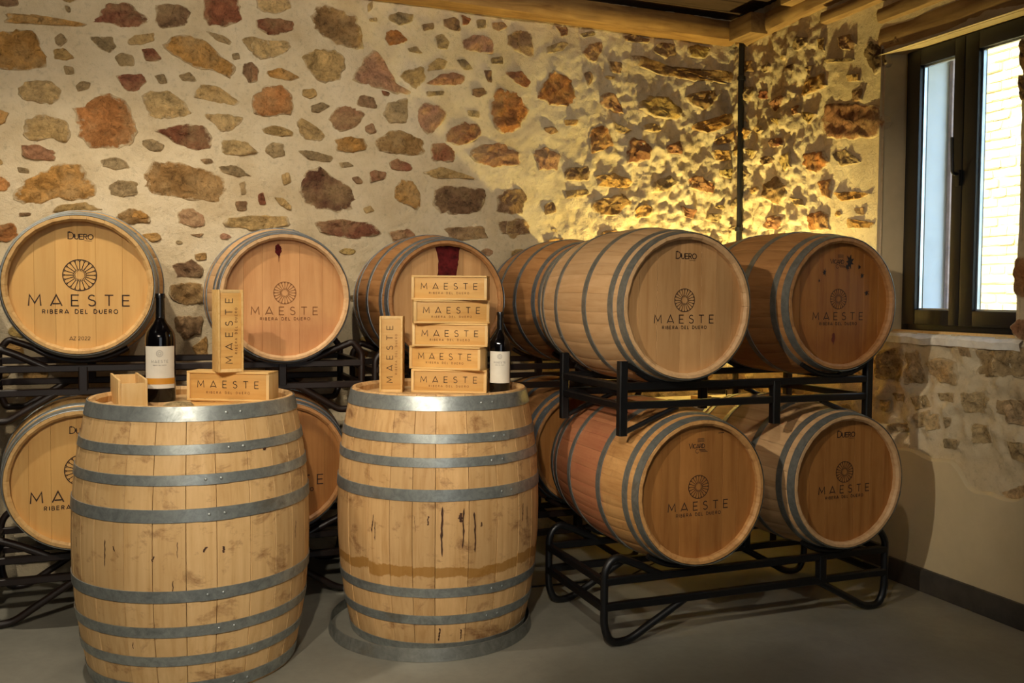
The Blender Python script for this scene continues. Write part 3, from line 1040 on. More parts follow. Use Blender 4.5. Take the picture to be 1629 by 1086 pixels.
def ribbon(mb, line, w, z, closed=False):
    """flat printed stroke"""
    L_ = [Vector((p[0], p[1])) for p in line]
    n_ = len(L_)
    vs_ = []
    for i, p in enumerate(L_):
        if i == 0: t = L_[1]-p
        elif i == n_-1: t = p-L_[i-1]
        else:
            t = (L_[i+1]-p).normalized()+(p-L_[i-1]).normalized()
        if t.length < 1e-9: t = Vector((1, 0))
        t.normalize(); nn = Vector((-t.y, t.x))
        k = 1.0
        if 0 < i < n_-1:
            c = abs(nn.dot(Vector((-(L_[i+1]-p).y, (L_[i+1]-p).x)).normalized())); k = min(2.2, 1/max(c, .3))
        vs_ += [(p.x+nn.x*w/2*k, p.y+nn.y*w/2*k, z), (p.x-nn.x*w/2*k, p.y-nn.y*w/2*k, z)]
    mb.add(vs_, [(2*i, 2*i+1, 2*i+3, 2*i+2) for i in range(n_-1)])
def text(mb, s, cx_, cy_, width, h, w, z, caps=None, serif=False):
    """centred line of text, letters spread to the given width; caps: height factor of all but the first letter"""
    hs = [h if (caps is None or i == 0) else h*caps for i in range(len(s))]
    tot = sum(GL[c][0]*hh for c, hh in zip(s, hs))
    gap = (width-tot)/max(1, len(s)-1)
    x = cx_-width/2
    for c, hh in zip(s, hs):
        for line in GL[c][1]:
            pts = [(x+p[0]*hh, cy_-h/2+p[1]*hh) for p in line]
            ribbon(mb, pts, w, z)
            if serif:
                for e in (pts[0], pts[-1]):
                    ribbon(mb, [(e[0]-hh*.10, e[1]), (e[0]+hh*.10, e[1])], w*.6, z)
        x += GL[c][0]*hh+gap
def wheel(mb, cx_, cy_, r_, w, z, n_=20):
    ribbon(mb, arc(cx_, cy_, r_, r_, 0, 360, 48), w, z)
    for i in range(n_):
        a = 2*pi*i/n_; da = 2*pi/n_
        def P(rr, aa): return (cx_+rr*cos(aa), cy_+rr*sin(aa))
        ribbon(mb, [P(r_*.36, a), P(r_*.86, a), P(r_*.97, a+da*.18)], w*.8, z)
        ribbon(mb, [P(r_*.86, a), P(r_*.97, a-da*.18)], w*.8, z)
        ribbon(mb, [P(r_*.26, a+da/2), P(r_*.40, a+da/2)], w*.7, z)
def flat(mb, name, mat, parent, xf=None):
    vs_ = [xf @ v for v in mb.v] if xf is not None else mb.v
    return mesh(name, vs_, mb.f, mat, parent, None)

# ------------------------------------------------------------------ barrels
def prof(L, Rh, Rb, p=2.1):
    return lambda z: Rh+(Rb-Rh)*(1-abs(2*z/L-1)**p)

def hoop_mesh(r, z0, z1, seam, t=.0022, lift=.0015, nseg=72):
    mb = MB()
    nz = 3
    zs = [z0+(z1-z0)*i/nz for i in range(nz+1)]
    pr = [(r(zs[0])+lift-.001, zs[0])]+[(r(z)+lift+t, z+(.0006 if i == 0 else (-.0006 if i == nz else 0))) for i, z in enumerate(zs)]+[(r(zs[-1])+lift-.001, zs[-1])]
    mb.lathe(pr, nseg)
    # overlapping riveted end
    pr2 = [(r(zs[0])+lift, zs[0]+.001)]+[(r(z)+lift+t*1.9, z) for z in zs[0:1]+zs[1:-1]+zs[-1:]]+[(r(zs[-1])+lift, zs[-1]-.001)]
    half = .055/r((z0+z1)/2)
    mb.lathe(pr2, 6, seam-half, seam+half)
    for k in (-.5, .5):
        a = seam+half*k; zc = (z0+z1)/2; rr = r(zc)+lift+t*1.9
        c = Vector((cos(a), sin(a), 0)); s = Vector((-sin(a), cos(a), 0)); u = Vector((0, 0, 1))
        vs_ = [c*(rr+.003)+u*zc]; R_ = .0075
        for j in range(8):
            an = 2*pi*j/8
            vs_.append(c*(rr+.002)+s*(R_*.6*cos(an))+u*(zc+R_*.6*sin(an)))
        for j in range(8):
            an = 2*pi*j/8
            vs_.append(c*(rr-.001)+s*(R_*cos(an))+u*(zc+R_*sin(an)))
        fs_ = [(0, 1+j, 1+(j+1) % 8) for j in range(8)]+[(1+j, 9+j, 9+(j+1) % 8, 1+(j+1) % 8) for j in range(8)]
        mb.add(vs_, fs_)
    return mb

def barrel(label, L, Rh, Rb, loc, rot, hoops, body, head, hoopmat, seed, nst=30, gap=.0009, group=None, rear_head=False, rec=.035, spin=0.0):
    rnd = random.Random(seed)
    root = thing('oak_barrel', label, 'barrel', loc, rot, group)
    r = prof(L, Rh, Rb)
    # staves of uneven width
    ws = [rnd.uniform(.72, 1.28) for _ in range(nst)]; tot = sum(ws)
    a = spin
    zs = [L*t for t in (0, .012, .06, .13, .21, .30, .40, .5, .60, .70, .79, .87, .94, .988, 1)]
    th = .027
    for w in ws:
        da = 2*pi*w/tot; g_ = gap/Rb
        cols = [a+g_, a+g_+.004, a+da*.35, a+da*.65, a+da-g_-.004, a+da-g_]
        vs_ = []; fs_ = []
        bump_ = rnd.uniform(-.0006, .0006)
        for i, z in enumerate(zs):
            rr = r(z)
            end = (i == 0 or i == len(zs)-1)
            for k, an in enumerate(cols):
                q = rr+bump_-(gap*1.6 if k in (0, 5) else 0)-(.003 if end else 0)
                vs_.append((q*cos(an), q*sin(an), z))
            ti = th*.55 if end else th
            for an in (cols[5], cols[0]):
                q = rr-ti; vs_.append((q*cos(an), q*sin(an), z))
        m = 8
        for i in range(len(zs)-1):
            for k in range(m):
                k2 = (k+1) % m; fs_.append((i*m+k, i*m+k2, (i+1)*m+k2, (i+1)*m+k))
        fs_.append(tuple(range(m-1, -1, -1))); fs_.append(tuple((len(zs)-1)*m+k for k in range(m)))
        mesh('stave', vs_, fs_, body, root, 40)
        a += da
    # head boards
    Ri = r(L-rec)-th+.004
    def head_boards(zt, up):
        x = -Ri; first = True
        while x < Ri-.001:
            w = rnd.uniform(.07, .115)*(Rh/.31); x1 = min(Ri, x+w)
            if Ri-x1 < .04: x1 = Ri
            xs = [x+.0002+(x1-x-.0004)*i/6 for i in range(7)]
            top = [(q, sqrt(max(0, Ri*Ri-q*q))) for q in xs]
            bot = [(q, -sqrt(max(0, Ri*Ri-q*q))) for q in reversed(xs)]
            ol = top+bot; nn = len(ol)
            z1_, z0_ = zt, zt-.018*up
            ins = [(p[0]+(.0006 if p[0] < (x+x1)/2 else -.0006), p[1]*.999) for p in ol]
            vs_ = [(p[0], p[1], z0_) for p in ol]+[(p[0], p[1], z1_-.0008*up) for p in ol]+[(p[0], p[1], z1_) for p in ins]
            fs_ = []
            for j in (0, 1):
                for i in range(nn):
                    i2 = (i+1) % nn
                    q = (j*nn+i, j*nn+i2, (j+1)*nn+i2, (j+1)*nn+i)
                    fs_.append(q[::-1] if up > 0 else q)
            f = tuple(2*nn+i for i in range(nn)); fs_.append(f[::-1] if up > 0 else f)
            mesh('head_board', vs_, fs_, head, root, None)
            x = x1
    head_boards(L-rec, 1)
    if rear_head: head_boards(rec, -1)
    for k, (z0, z1) in enumerate(hoops):
        hoop_mesh(r, z0, z1, rnd.uniform(0, 6.28) if seed < 90 else radians(-75)+rnd.uniform(-.15, .15)).make('hoop', hoopmat, root, 35)
    return root, r

# hoop positions measured from the head for the lying barrels
def rack_hoops(L, far=True):
    hs = [(L-.042, L-.001), (L-.108, L-.074), (L-.315, L-.280)]
    if far: hs += [(.280, .315), (.074, .108), (.001, .042)]
    return hs

def front_art(root, L, rec, s, dy, mark=None, ink=INK, az=False, logo=1.0, sub_ink=None):
    """the printing on a barrel head: wheel emblem, MAESTE, RIBERA DEL DUERO"""
    z = L-rec+.0009
    b = MB(); wheel(b, 0, .022*s+dy, .050*s*logo, .0028*s, z); flat(b, 'emblem', ink, root)
    hh = .035*s; tot = sum(GL[c][0] for c in 'MAESTE')*hh; gp = (.298*s-tot)/5; x = -.149*s
    for c in 'MAESTE':
        b = MB(); text(b, c, x+GL[c][0]*hh/2, -.060*s+dy, GL[c][0]*hh, hh, .0040*s, z); flat(b, 'letter', ink, root)
        x += GL[c][0]*hh+gp
    if s > 1.2:
        hh = .0125*s; st = 'RIBERA DEL DUERO'; gp = (.222*s-sum(GL[c][0] for c in st)*hh)/15; x = .002-.111*s
        for c in st:
            if c != ' ':
                b = MB(); text(b, c, x+GL[c][0]*hh/2, -.096*s+dy, GL[c][0]*hh, hh, .0024*s, z); flat(b, 'letter', sub_ink or ink, root)
            x += GL[c][0]*hh+gp
    else:
        b = MB(); text(b, 'RIBERA DEL DUERO', .002, -.096*s+dy, .222*s, .0125*s, .0024*s, z); flat(b, 'lettering', sub_ink or ink, root)
    if mark == 'D':
        b = MB(); text(b, 'DUERO', .005, .217, .100, .029, .0036, z, caps=.74, serif=True)
        b.add([(.02, .197, z), (.05, .196, z), (.05, .1945, z), (.02, .1955, z)], [(0, 3, 2, 1)])
        flat(b, 'cooper_mark', ink, root)
    if mark == 'V':
        b = MB(); text(b, 'VICARD', -.012, .196, .078, .020, .0030, z, caps=.82, serif=True)
        for k in range(3): ribbon(b, arc(.008, .196+.016+.006*k, .017, .002, 180, 0, 6), .0022, z)
        for k in range(3): ribbon(b, [(-.002+.003*k, .180-.005*k), (.030+.006*k, .179-.005*k)], .0022, z)
        ribbon(b, arc(-.010, .173, .008, .009, 60, 330, 12), .0020, z)
        flat(b, 'cooper_mark', ink, root)
    if az:
        x = -.046
        for c in 'AZ 2022':
            if c != ' ':
                b = MB(); text(b, c, x+GL[c][0]*.0075, -.235, .010, .0150, .0018, z); flat(b, 'letter', ink, root)
            x += (GL[c][0]*.015+.0045) if c != ' ' else .006

def blob(root, name, mat, pts, z, jag=.0):
    """flat stain on a barrel head"""
    rnd = random.Random(len(pts)+int(abs(pts[0][0])*1000))
    P_ = []
    for i in range(len(pts)):
        a, b_ = Vector(pts[i]), Vector(pts[(i+1) % len(pts)])
        for q in range(5):
            t = q/5; p = a.lerp(b_, t); P_.append((p.x+rnd.uniform(-jag, jag), p.y+rnd.uniform(-jag, jag), z))
    c = (sum(p[0] for p in P_)/len(P_), sum(p[1] for p in P_)/len(P_), z)
    return mesh(name, P_+[c], [(i, (i+1) % len(P_), len(P_)) for i in range(len(P_))], mat, root, None)

RX = (radians(90), 0, 0)      # barrel lying, head towards the viewer
def rack_barrel(label, x, y, z, Rh, Rb, L, body, head, seed, s=1.0, dy=0.0, mark=None, ink=INK, az=False, logo=1.0, hoopmat=STEEL, rear=False, art=True, sub_ink=None):
    root, r = barrel(label, L, Rh, Rb, (x, y+L, z), RX, rack_hoops(L), body, head, hoopmat, seed, rear_head=rear, gap=.00035)
    if art: front_art(root, L, .035, s, dy, mark, ink, az, logo, sub_ink)
    return root, r
LB = .90
G = 'lying oak barrels on the racks'
TF, rTF = rack_barrel('pale bodied oak barrel on top of the front rack, centre of the picture', 2.099, 3.344, 1.456, .309, .352, LB, OAK_WARM, HEAD_WARM, 11, mark='D', s=.98, dy=.004, hoopmat=STEEL_R)
TRb, _ = rack_barrel('oak barrel with black splashes on its head, beside the window', 2.954, 3.39, 1.470, .306, .350, LB, OAK_BROWN, HEAD_SPLASH, 12, mark='V', s=.97, dy=0, logo=.95, hoopmat=STEEL_R)
BF, _ = rack_barrel('oak barrel with a wine reddened bulge, bottom of the front rack', 2.165, 3.315, .664, .311, .354, LB, OAK_PINK, HEAD_BROWN, 13, mark='V', s=1.0, dy=-.004, hoopmat=STEEL_R)
BR, _ = rack_barrel('oak barrel at the bottom right of the front rack beside the plastered wall', 2.980, 3.353, .649, .309, .352, LB, OAK_WARM, HEAD_BROWN, 14, mark='D', s=.98, dy=.018, hoopmat=STEEL_R)
L1, _ = rack_barrel('pale oak barrel dated AZ 2022 on the top row at the far left', -.314, 4.43, 1.526, .305, .350, .845, OAK_PALE, HEAD_PALE, 15, s=1.36, dy=.014, mark='D', az=True)
L0, _ = rack_barrel('unseen top row oak barrel added beyond the left edge to block light', -1.20, 4.43, 1.520, .305, .350, .845, OAK_PALE, HEAD_PALE, 31, s=1.3)  # this and the next barrel: added out of view to block spill light
LL0, _ = rack_barrel('unseen bottom row oak barrel added beyond the left edge to block light', -1.20, 4.40, .672, .305, .350, .845, OAK_PALE, HEAD_PALE, 32, s=1.3)
L2, _ = rack_barrel('oak barrel with one dark red drip on its head, behind the tall wine box', .574, 4.455, 1.476, .303, .348, .845, OAK_WARM, HEAD_PINK, 16, s=1.05, dy=0, ink=INK_L, hoopmat=STEEL_D)
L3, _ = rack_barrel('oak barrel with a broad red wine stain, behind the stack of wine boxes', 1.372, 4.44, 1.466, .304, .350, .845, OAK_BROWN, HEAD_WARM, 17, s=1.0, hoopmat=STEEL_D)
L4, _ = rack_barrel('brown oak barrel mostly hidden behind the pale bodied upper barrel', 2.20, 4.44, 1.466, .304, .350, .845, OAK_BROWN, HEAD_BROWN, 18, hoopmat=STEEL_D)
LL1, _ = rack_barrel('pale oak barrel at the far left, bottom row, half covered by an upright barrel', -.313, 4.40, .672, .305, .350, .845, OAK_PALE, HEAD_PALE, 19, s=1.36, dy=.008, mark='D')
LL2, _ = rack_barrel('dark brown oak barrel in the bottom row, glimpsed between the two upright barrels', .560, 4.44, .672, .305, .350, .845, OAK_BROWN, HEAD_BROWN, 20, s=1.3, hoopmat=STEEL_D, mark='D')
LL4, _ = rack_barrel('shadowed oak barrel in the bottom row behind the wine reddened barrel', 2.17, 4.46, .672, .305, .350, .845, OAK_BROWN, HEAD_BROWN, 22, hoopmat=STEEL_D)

# wine stains on the heads
ZH = LB-.035+.0006; ZL = .845-.035+.0006
blob(L2, 'wine_stain', WINE, [(-.045, .245), (-.032, .258), (-.018, .245), (-.014, .22), (-.024, .20), (-.027, .165), (-.030, .20), (-.044, .215)], ZL, .002)
blob(L3, 'wine_stain', WINE, [(-.055, .272), (.02, .278), (.075, .268), (.066, .20), (.058, .13), (.0, .12), (-.045, .125), (-.036, .20)], ZL, .003)
for cx_, cy_, s_ in ((.062, .196, .024), (.048, .170, .014), (-.082, .145, .012), (.118, .172, .009), (.135, .132, .011), (.165, .052, .013), (-.112, .105, .006)):
    pts = []
    nn = 14
    rr = random.Random(int(cx_*1000)+50)
    for i in range(nn):
        q = s_*(1.25 if i % 2 else .6)*rr.uniform(.7, 1.25); an = 2*pi*i/nn
        pts.append((cx_+q*cos(an)*.9, cy_+q*sin(an)*1.1))
    blob(TRb, 'wine_splash', WINE_B, pts, ZH, .0008)
REDB = simple('reddish_soak', srgb('#6B2A14'), .5, var=.25, nscale=22)
blob(TRb, 'wine_stain', REDB, [(-.03, -.14), (-.018, -.135), (-.014, -.17), (-.024, -.19), (-.036, -.17)], ZH, .002)
blob(BF, 'pencil_mark', INK, [(.095, .247), (.125, .249), (.125, .246), (.095, .244)], ZH, 0)

# ------------------------------------------------------------------ upright barrels used as tables
UL, UR_, UB = 1.082, .394, .4585
ub_hoops1 = [(1.027, 1.081), (.910, .945), (.800, .838), (.668, .716), (.376, .420), (.244, .284), (.132, .170), (.012, .062)]
ub_hoops2 = [(1.015, 1.075), (.884, .922), (.787, .826), (.648, .697), (.244, .284), (.125, .165), (.002, .040)]
B1P = (.140, 3.934, 0); B2P = (1.205, 4.021, 0)
U1, rU = barrel('large upright oak barrel on the left with eight hoops, used as a table', UL, UR_, UB, B1P, (0, 0, 0), ub_hoops1, OAK_WORN, HEAD_TOP, STEEL, 101, nst=25, rec=.037)
U2, _ = barrel('large upright oak barrel on the right with dark drips, carrying the stack of boxes', UL, UR_, UB, B2P, (0, 0, 0), ub_hoops2, OAK_WORN2, HEAD_TOP, STEEL, 102, nst=24, rec=.037)

def surf_mark(root, mat, r, a0, zt, zb, w, seed, name='drip_mark'):
    """thin drip or crack following the bulge of an upright barrel"""
    rnd = random.Random(seed); n_ = 14; vs_ = []; fs_ = []
    a = a0
    for i in range(n_+1):
        z = zt+(zb-zt)*i/n_
        ww = w*(.35+.9*abs(noise.noise(Vector((i*.7, seed, 0)))))*(1 if 0 < i < n_ else .1)
        a += rnd.uniform(-.004, .004)
        rr = r(z)+.0012
        for s in (-1, 1):
            an = a+s*ww/rr/2
            vs_.append((rr*cos(an), rr*sin(an), z))
    for i in range(n_): fs_.append((2*i, 2*i+1, 2*i+3, 2*i+2))
    return mesh(name, vs_, fs_, mat, root, 0)
def facing(c): return math.atan2(-c[1], -c[0])
f2 = facing(B2P); f1 = facing(B1P)
def ang(c, u):       # angle on an upright barrel of the point seen at column u
    best = None
    for k in range(-80, 81):
        a = facing(c)+k*.018
        p = Vector((c[0]+UB*cos(a), c[1]+UB*sin(a), .55))-EYE
        uu = CX+F_PX*p.dot(RT)/p.dot(FW)
        if best is None or abs(uu-u) < best[0]: best = (abs(uu-u), a)
    return best[1]
for k, (u, zt, zb, w) in enumerate(((704, .63, .42, .016), (738, .62, .45, .011), (755, .60, .43, .013), (731, .60, .56, .028), (594, .58, .50, .008), (598, .55, .47, .005), (832, .60, .52, .010), (838, .58, .50, .008), (765, .555, .535, .012), (680, .59, .55, .012), (700, .11, .05, .012), (740, .10, .05, .009), (660, .59, .52, .003))):
    surf_mark(U2, DIRT, rU, ang(B2P, u), zt, zb, w, k+3)
for k, (u, zt, zb, w) in enumerate(((168, .60, .50, .009), (181, .58, .56, .008), (276, .46, .40, .006), (283, .60, .54, .004), (470, .60, .53, .007), (330, .575, .555, .016), (354, .57, .545, .018), (247, .55, .53, .012), (122, .58, .54, .005), (205, .225, .20, .006), (430, .91, .90, .03), (240, .285, .28, .02))):
    surf_mark(U1, DIRT, rU, ang(B1P, u), zt, zb, w, k+40)

# fallen steel hoop round the foot of the second barrel
hr = prof(2, .455, .459)
hm = MB()
hm.lathe([(.4565, 0), (.4590, .001), (.4500, .052), (.4475, .053), (.4560, 0)], 96)
hm.lathe([(.4600, .001), (.4612, .003), (.4522, .050), (.4500, .052)], 8, radians(190), radians(206))
o = hm.make('barrel_hoop', STEEL_R, None, 40, (B2P[0]-.045, B2P[1]-.035, .0))
tag(o, 'loose steel hoop lying on the floor around the foot of the right upright barrel', 'hoop')

# ------------------------------------------------------------------ steel racks
def rack(label, x0, x1, yf, yb_, zhi, zlo, ztop, zbot, posts, cradles, mat, T=.016, Tp=.017, straight=False):
    """two bent-tube frames joined by side rails; rails at zhi and zlo (tops)"""
    root = thing('barrel_rack', label, 'rack', ((x0+x1)/2, (yf+yb_)/2, zbot))
    ox, oy, oz = root.location
    def P(x, y, z): return (x-ox, y-oy, z-oz)
    for y in (yf, yb_):
        for side in (0, 1):
            x = x0 if side == 0 else x1; d = 1 if side == 0 else -1
            pts = fillet([P(x+d*(.40 if zbot < .5 else .31), y, zlo-.02), P(x+d*.115, y, zbot+Tp), P(x+d*.03, y, zbot+Tp), P(x, y, zbot+.09),
                          P(x, y, ztop-.06), P(x+d*.045, y, ztop-.004), P(x+d*.15, y, ztop-.045), P(x+d*.27, y, zhi-.012)], .05 if zbot < .5 else .018, 4)
            if straight:
                b = MB(); b.tube([P(x, y, zbot), P(x, y, ztop)], .019, square=True); b.make('leg', mat, root, 35)
                for p0, p1 in (((x+d*.01, ztop-.014), (x+d*.20, zhi-.004)), ((x+d*.01, zbot+.012), (x+d*.27, zlo-.03))):
                    b = MB(); b.tube([P(p0[0], y, p0[1]), P(p1[0], y, p1[1])], .012, 8); b.make('brace', mat, root, 50)
                continue
            b = MB(); b.tube(pts, Tp, 10); b.make('leg', mat, root, 50)
        for z in (zhi, zlo):
            b = MB(); b.tube([P(x0, y, z-T), P(x1, y, z-T)], T, square=True); b.make('rail', mat, root, 35)
        for xp in posts:
            b = MB(); b.tube([P(xp, y, (zbot+.02) if straight else zlo-.01), P(xp, y, zhi-.01)], .020, square=True); b.make('post', mat, root, 35)
        for (cx_, cz_, cr) in cradles(y):
            pts = [P(cx_+cr*sin(radians(a)), y, cz_-cr*cos(radians(a))) for a in range(-34, 35, 4)]
            b = MB(); b.tube(pts, .012, 8); b.make('cradle', mat, root, 50)
    for x in (x0, x1):
        for z in (zhi-T*1.2, zlo-T*1.2):
            b = MB(); b.tube([P(x, yf, z), P(x, yb_, z)], T, square=True); b.make('side_rail', mat, root, 35)
    return root
def crd(items, yh, L=LB):
    def f(y):
        out = []
        for (x, z, Rh, Rb) in items:
            r_ = prof(L, Rh, Rb)(min(max(yh+L-y, 0), L))
            out.append((x, z, r_+.016))
        return out
    return f
rack('black steel rack standing on the floor under the lower front barrels', 1.765, 3.281, 3.44, 4.03, .302, .191, .395, 0.0, (2.90,), crd([(2.165, .664, .311, .354), (2.98, .649, .309, .352)], 3.33), RACK)
rack('black steel rack standing on the lower front barrels and carrying the upper ones', 1.838, 3.15, 3.44, 4.03, 1.130, 1.049, 1.222, .905, (2.62,), crd([(2.099, 1.456, .309, .352), (2.954, 1.47, .306, .350)], 3.36), RACK, straight=True)
rack('brown red steel rack standing on the floor at the far left', -.73, .96, 4.56, 5.14, .318, .222, .41, 0.0, (-.31, .57), crd([(-.313, .672, .305, .350), (.56, .672, .305, .350)], 4.42), RACKR)
rack('brown red steel rack under the AZ 2022 barrel at the far left', -.73, .96, 4.56, 5.14, 1.168, 1.062, 1.262, .905, (-.31, .57), crd([(-.314, 1.526, .305, .350), (.574, 1.476, .303, .348)], 4.44), RACKR)
rack('unseen brown red floor rack added beyond the left edge under light blocking barrel', -2.02, -.77, 4.56, 5.14, .318, .222, .41, 0.0, (-1.4,), crd([(-1.20, .672, .305, .350)], 4.42), RACKR)  # this and the next rack: added out of view, carry the light-blocking barrels
rack('unseen brown red upper rack added beyond the left edge under light blocking barrel', -2.02, -.77, 4.56, 5.14, 1.168, 1.062, 1.262, .905, (-1.4,), crd([(-1.20, 1.52, .305, .350)], 4.44), RACKR)
rack('dark steel floor rack in the back row behind the right upright barrel', 1.03, 2.56, 4.56, 5.14, .318, .222, .41, 0.0, (1.37, 2.17), crd([(2.17, .672, .305, .350)], 4.45), RACKR)
rack('dark upper steel rack behind the stack of wine boxes', 1.03, 2.56, 4.56, 5.14, 1.130, 1.030, 1.225, .905, (1.37, 2.17), crd([(1.372, 1.466, .304, .350), (2.20, 1.466, .304, .350)], 4.44), RACKR)
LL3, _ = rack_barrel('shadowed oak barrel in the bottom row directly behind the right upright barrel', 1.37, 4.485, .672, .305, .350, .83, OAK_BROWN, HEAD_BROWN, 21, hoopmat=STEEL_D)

# ------------------------------------------------------------------ corner uplight on its shelf behind the rack
sh = thing('corner_shelf', 'white shelf board in the corner behind the front rack', 'shelf', (3.12, 4.78, 0))
WHITE = simple('white_board', srgb('#DDD8CC'), .6, var=.04)
b = MB(); b.box(-.40, .40, -.26, .26, .84, .862, .003); b.make('shelf_board', WHITE, sh)
for sx in (-.36, .36):
    for sy in (-.22, .22):
        b = MB(); b.tube([(sx, sy, 0), (sx, sy, .84)], .015, square=True); b.make('leg', RACK, sh, 35)
fl = thing('floodlight', 'small floodlight on the corner shelf shining up the stone corner', 'lamp', (3.24, 4.86, .862), (0, 0, radians(-30)))
b = MB(); b.box(-.07, .07, -.035, .035, .035, .075, .006); b.make('housing', BLACK, fl)
b = MB(); b.box(-.062, .062, -.028, .028, .0752, .0768); b.make('lens', LED, fl, None)
b = MB(); b.tube([(-.078, 0, .055), (-.078, 0, .005), (.078, 0, .005), (.078, 0, .055)], .005, 8); b.make('bracket', BLACK, fl)
fd = bpy.data.lights.new('uplight', 'SPOT')
fd.energy = 200; fd.color = (1.0, .79, .27); fd.spot_size = radians(150); fd.spot_blend = .5; fd.shadow_soft_size = .03
link_light('uplight', fd, (3.26, 4.88, .97), (3.36, 5.16, 2.2))
b = MB()
b.tube(fillet([(3.20, 4.80, .868), (3.02, 4.70, .868), (2.90, 4.86, .868), (2.78, 4.62, .868), (2.70, 4.55, .80), (2.69, 4.50, .01), (2.3, 4.25, .006), (1.6, 4.3, .006)], .08), .004, 6)
tag(b.make('power_cable', BLACK), 'thin black cable trailing from the corner shelf to the floor', 'cable')
b = MB(); b.box(-.05, .05, -.035, .035, 0, .055, .003)
tag(b.make('carton', PINE, None, 35, (2.98, 4.60, .862)), 'small pale carton standing on the corner shelf', 'box')

# ------------------------------------------------------------------ wine boxes
def wine_box(label, loc, rz, L=.350, H=.106, D=.106, standing=False, w=.010, tint=0, tilt=0.0):
    """box centred on its base; lid faces local -y; printed lid slides in a groove"""
    rot = (0, 0, rz) if not standing else (0, 0, rz)
    root = thing('wine_box', label, 'box', loc, rot, 'pale wooden wine boxes on the upright barrels')
    if standing:
        T_ = Matrix.Rotation(radians(-90), 4, 'Y')
        T_ = Matrix.Translation((H/2, 0, L/2)) @ T_       # box on its end
        T_ = Matrix.Translation((0, 0, L/2)) @ Matrix.Rotation(radians(-90), 4, 'Y') @ Matrix.Translation((0, 0, -H/2))
    else: T_ = Matrix.Identity(4)
    def part(name, mat, *bx):
        b = MB(); b.box(*bx, .0012); b.v = [T_ @ v for v in b.v]
        return b.make(name, mat, root, 35)
    part('side_panel', PINE, -L/2, L/2, -D/2, D/2, 0, w*.8)
    part('side_panel', PINE, -L/2, L/2, -D/2, D/2, H-w*.8, H)
    part('end_panel', PINEZ, -L/2, -L/2+w*1.3, -D/2, D/2, w*.8, H-w*.8)
    part('end_panel', PINEZ, L/2-w*1.3, L/2, -D/2+.006, D/2, w*.8, H-w*.8)
    part('back_panel', PINE, -L/2+w*1.3, L/2-w*1.3, D/2-.006, D/2, w*.8, H-w*.8)
    lid = part('lid', LIDM, -L/2+w*1.3, L/2-w*1.2, -D/2+.007, -D/2+.012, w*.8, H-w*.8)
    X = T_ @ Matrix.Translation((0, -D/2+.0064, 0)) @ Matrix.Rotation(radians(90), 4, 'X')
    hh = .0275; gp = (.262-sum(GL[c][0] for c in 'MAESTE')*hh)/5; x = -.131
    for c in 'MAESTE':
        b = MB(); text(b, c, x+GL[c][0]*hh/2, H*.56, GL[c][0]*hh, hh, .0030, 0); flat(b, 'letter', INK, lid, X)
        x += GL[c][0]*hh+gp
    b = MB(); text(b, 'RIBERA DEL DUERO', .0, H*.28, .185, .0085, .0016, 0); flat(b, 'lettering', INK_L, lid, X)
    return root
ZT = UL-.037+.0005
rs = radians(-26)
n_back = Vector((sin(radians(26)), cos(radians(26)), 0))
base = Vector((1.276, 4.078, 0))
stack = [(0.000, .0, .106, 0, 'bottom wine box of the stack of five, resting on the barrel'),
         (-.010, .0, .106, radians(-13), 'fourth wine box from the top, turned so its dark right end shows'),
         (0.004, .0, .106, 0, 'middle wine box of the stack of five'),
         (0.000, .0, .106, radians(15), 'second wine box from the top, turned so its left end shows'),
         (0.000, .0, .112, radians(-1), 'topmost wine box of the stack of five')]
z = ZT
for dx, dyy, H_, dr, lb in stack:
    p = base+Vector((cos(rs), sin(rs), 0))*dx
    wine_box(lb, (p.x, p.y, z), rs+dr, H=H_)
    z += H_+.0008
wine_box('wine box standing on end at the left of the stack of five', (1.022, 4.172, ZT), radians(-20), standing=True)
wine_box('wine box lying on the left upright barrel under the standing box', (.292, 3.925, ZT+.012), radians(-29), L=.350, H=.120)
wine_box('wine box standing on end on top of the lying box', (.270, 3.895, ZT+.012+.1208), radians(10), L=.332, standing=True, H=.100)
# loose lids under the lying box
b = MB(); b.box(-.165, .165, -.055, .055, 0, .0055, .001)
o = b.make('box_lid', LIDM, None, 35, (.265, 3.86, ZT)); o.rotation_euler = (0, 0, radians(-20))
tag(o, 'thin loose wooden lid lying flat under the lower box on the left barrel', 'lid')
b = MB(); b.box(-.16, .16, -.05, .05, 0, .0055, .001)
o = b.make('box_lid', PINE, None, 35, (.292, 3.93, ZT+.006)); o.rotation_euler = (0, 0, radians(-31))
tag(o, 'second thin lid sandwiched beneath the lower box on the left barrel', 'lid')
# open box lying with its end to the viewer
ob = thing('open_box', 'small open wooden box without lid beside the large bottle on the left barrel', 'box', (-.108, 4.01, ZT), (0, 0, radians(7)))
for nm, bx, mt in (('side_panel', (-.053, -.044, -.175, .175, 0, .112), PINEZ), ('side_panel', (.044, .053, -.175, .175, 0, .112), PINEZ),
                   ('end_panel', (-.044, .044, -.172, -.162, 0, .098), PINEZ), ('end_panel', (-.044, .044, .162, .172, 0, .106), PINEZ), ('bottom_panel', (-.044, .044, -.162, .162, 0, .007), PINE)):
    b = MB(); b.box(*bx, .001); b.make(nm, mt, ob, 35)
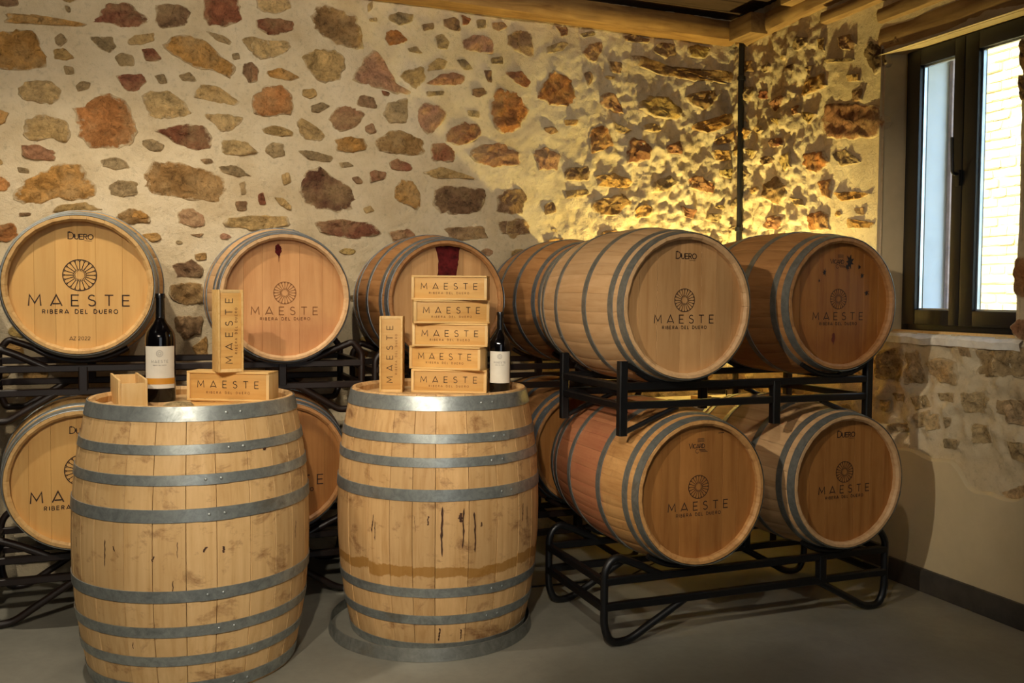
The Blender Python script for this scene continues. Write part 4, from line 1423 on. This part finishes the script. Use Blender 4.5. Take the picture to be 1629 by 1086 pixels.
# rough flake of stone
vs_ = []; fs_ = []
nn = 14
for j, (s_, h_) in enumerate(((1, 0), (1.0, .35), (.75, .85), (.35, 1.0))):
    for i in range(nn):
        a = 2*pi*i/nn; q = 1+.28*noise.noise(Vector((cos(a)*1.5, sin(a)*1.5, j*.3)))
        vs_.append((.062*cos(a)*s_*q, .030*sin(a)*s_*q, .024*h_*(1+.35*noise.noise(Vector((cos(a)*2, sin(a)*2, 5))))))
for j in range(3):
    for i in range(nn): fs_.append((j*nn+i, j*nn+(i+1) % nn, (j+1)*nn+(i+1) % nn, (j+1)*nn+i))
fs_.append(tuple(3*nn+i for i in range(nn))); fs_.append(tuple(range(nn-1, -1, -1)))
o = mesh('stone_flake', vs_, fs_, STONE, None, 50, (.085, 3.80, ZT)); o.color = srgb('#A08C66')
tag(o, 'flat rough flake of stone in front of the large bottle on the left barrel', 'stone')

# ------------------------------------------------------------------ bottles
def bottle(label, loc, R_, H_, facing_deg, band, logo_top):
    root = thing('wine_bottle', label, 'bottle', loc, (0, 0, radians(facing_deg)))
    s = H_
    pr = [(0, .012*s), (R_*.7, .010*s), (R_*.93, 0.0), (R_, .012*s), (R_, .56*s), (R_*.985, .60*s), (R_*.90, .645*s), (R_*.70, .69*s), (R_*.48, .725*s), (R_*.345, .76*s), (R_*.31, .80*s), (R_*.30, .86*s)]
    b = MB(); b.lathe(pr, 48); b.make('glass', GLASSD, root, 60)
    cp = [(R_*.315, .775*s), (R_*.33, .776*s), (R_*.31, .90*s), (R_*.305, .955*s), (R_*.345, .957*s), (R_*.345, .985*s), (R_*.32, 1.0*s), (0, 1.0*s)]
    b = MB(); b.lathe(cp, 32); b.make('capsule', CAPS, root, 40)
    z0, z1 = .125*s, .515*s
    def patch(name, mat, za, zb_, a_half, rr, parent):
        b = MB(); b.lathe([(rr, za), (rr, zb_)], 22, -a_half-pi/2, a_half-pi/2)
        return b.make(name, mat, parent, None)
    lb = patch('label', PAPER, z0, z1, 1.15, R_+.0006, root)
    if band: patch('label_band', GOLD, z0+.10*(z1-z0), z0+.245*(z1-z0), 1.15, R_+.0010, lb)
    def wrap(mb, name, mat):
        rr = R_+.0012
        vs_ = [(rr*sin(v.x/rr), -rr*cos(v.x/rr), v.y) for v in mb.v]
        mesh(name, vs_, mb.f, mat, lb, None)
    zc = z0+(z1-z0)*logo_top
    b = MB(); wheel(b, 0, zc, R_*.22, .0011, 0, 14); wrap(b, 'emblem', GREYI)
    b = MB(); text(b, 'MAESTE', 0, zc-R_*.55, R_*1.15, R_*.17, .0015, 0); wrap(b, 'lettering', GREYI)
    b = MB(); text(b, 'RIBERA DEL DUERO', 0, zc-R_*.80, R_*.9, R_*.06, .0008, 0); wrap(b, 'lettering', GREYI)
    return root
bottle('large dark wine bottle with an ochre band on its label, left upright barrel', (.014, 4.085, ZT), .060, .447, -3, True, .83)
bottle('dark wine bottle with a plain white label right of the box stack', (1.488, 3.985, ZT), .049, .374, -22, False, .84)
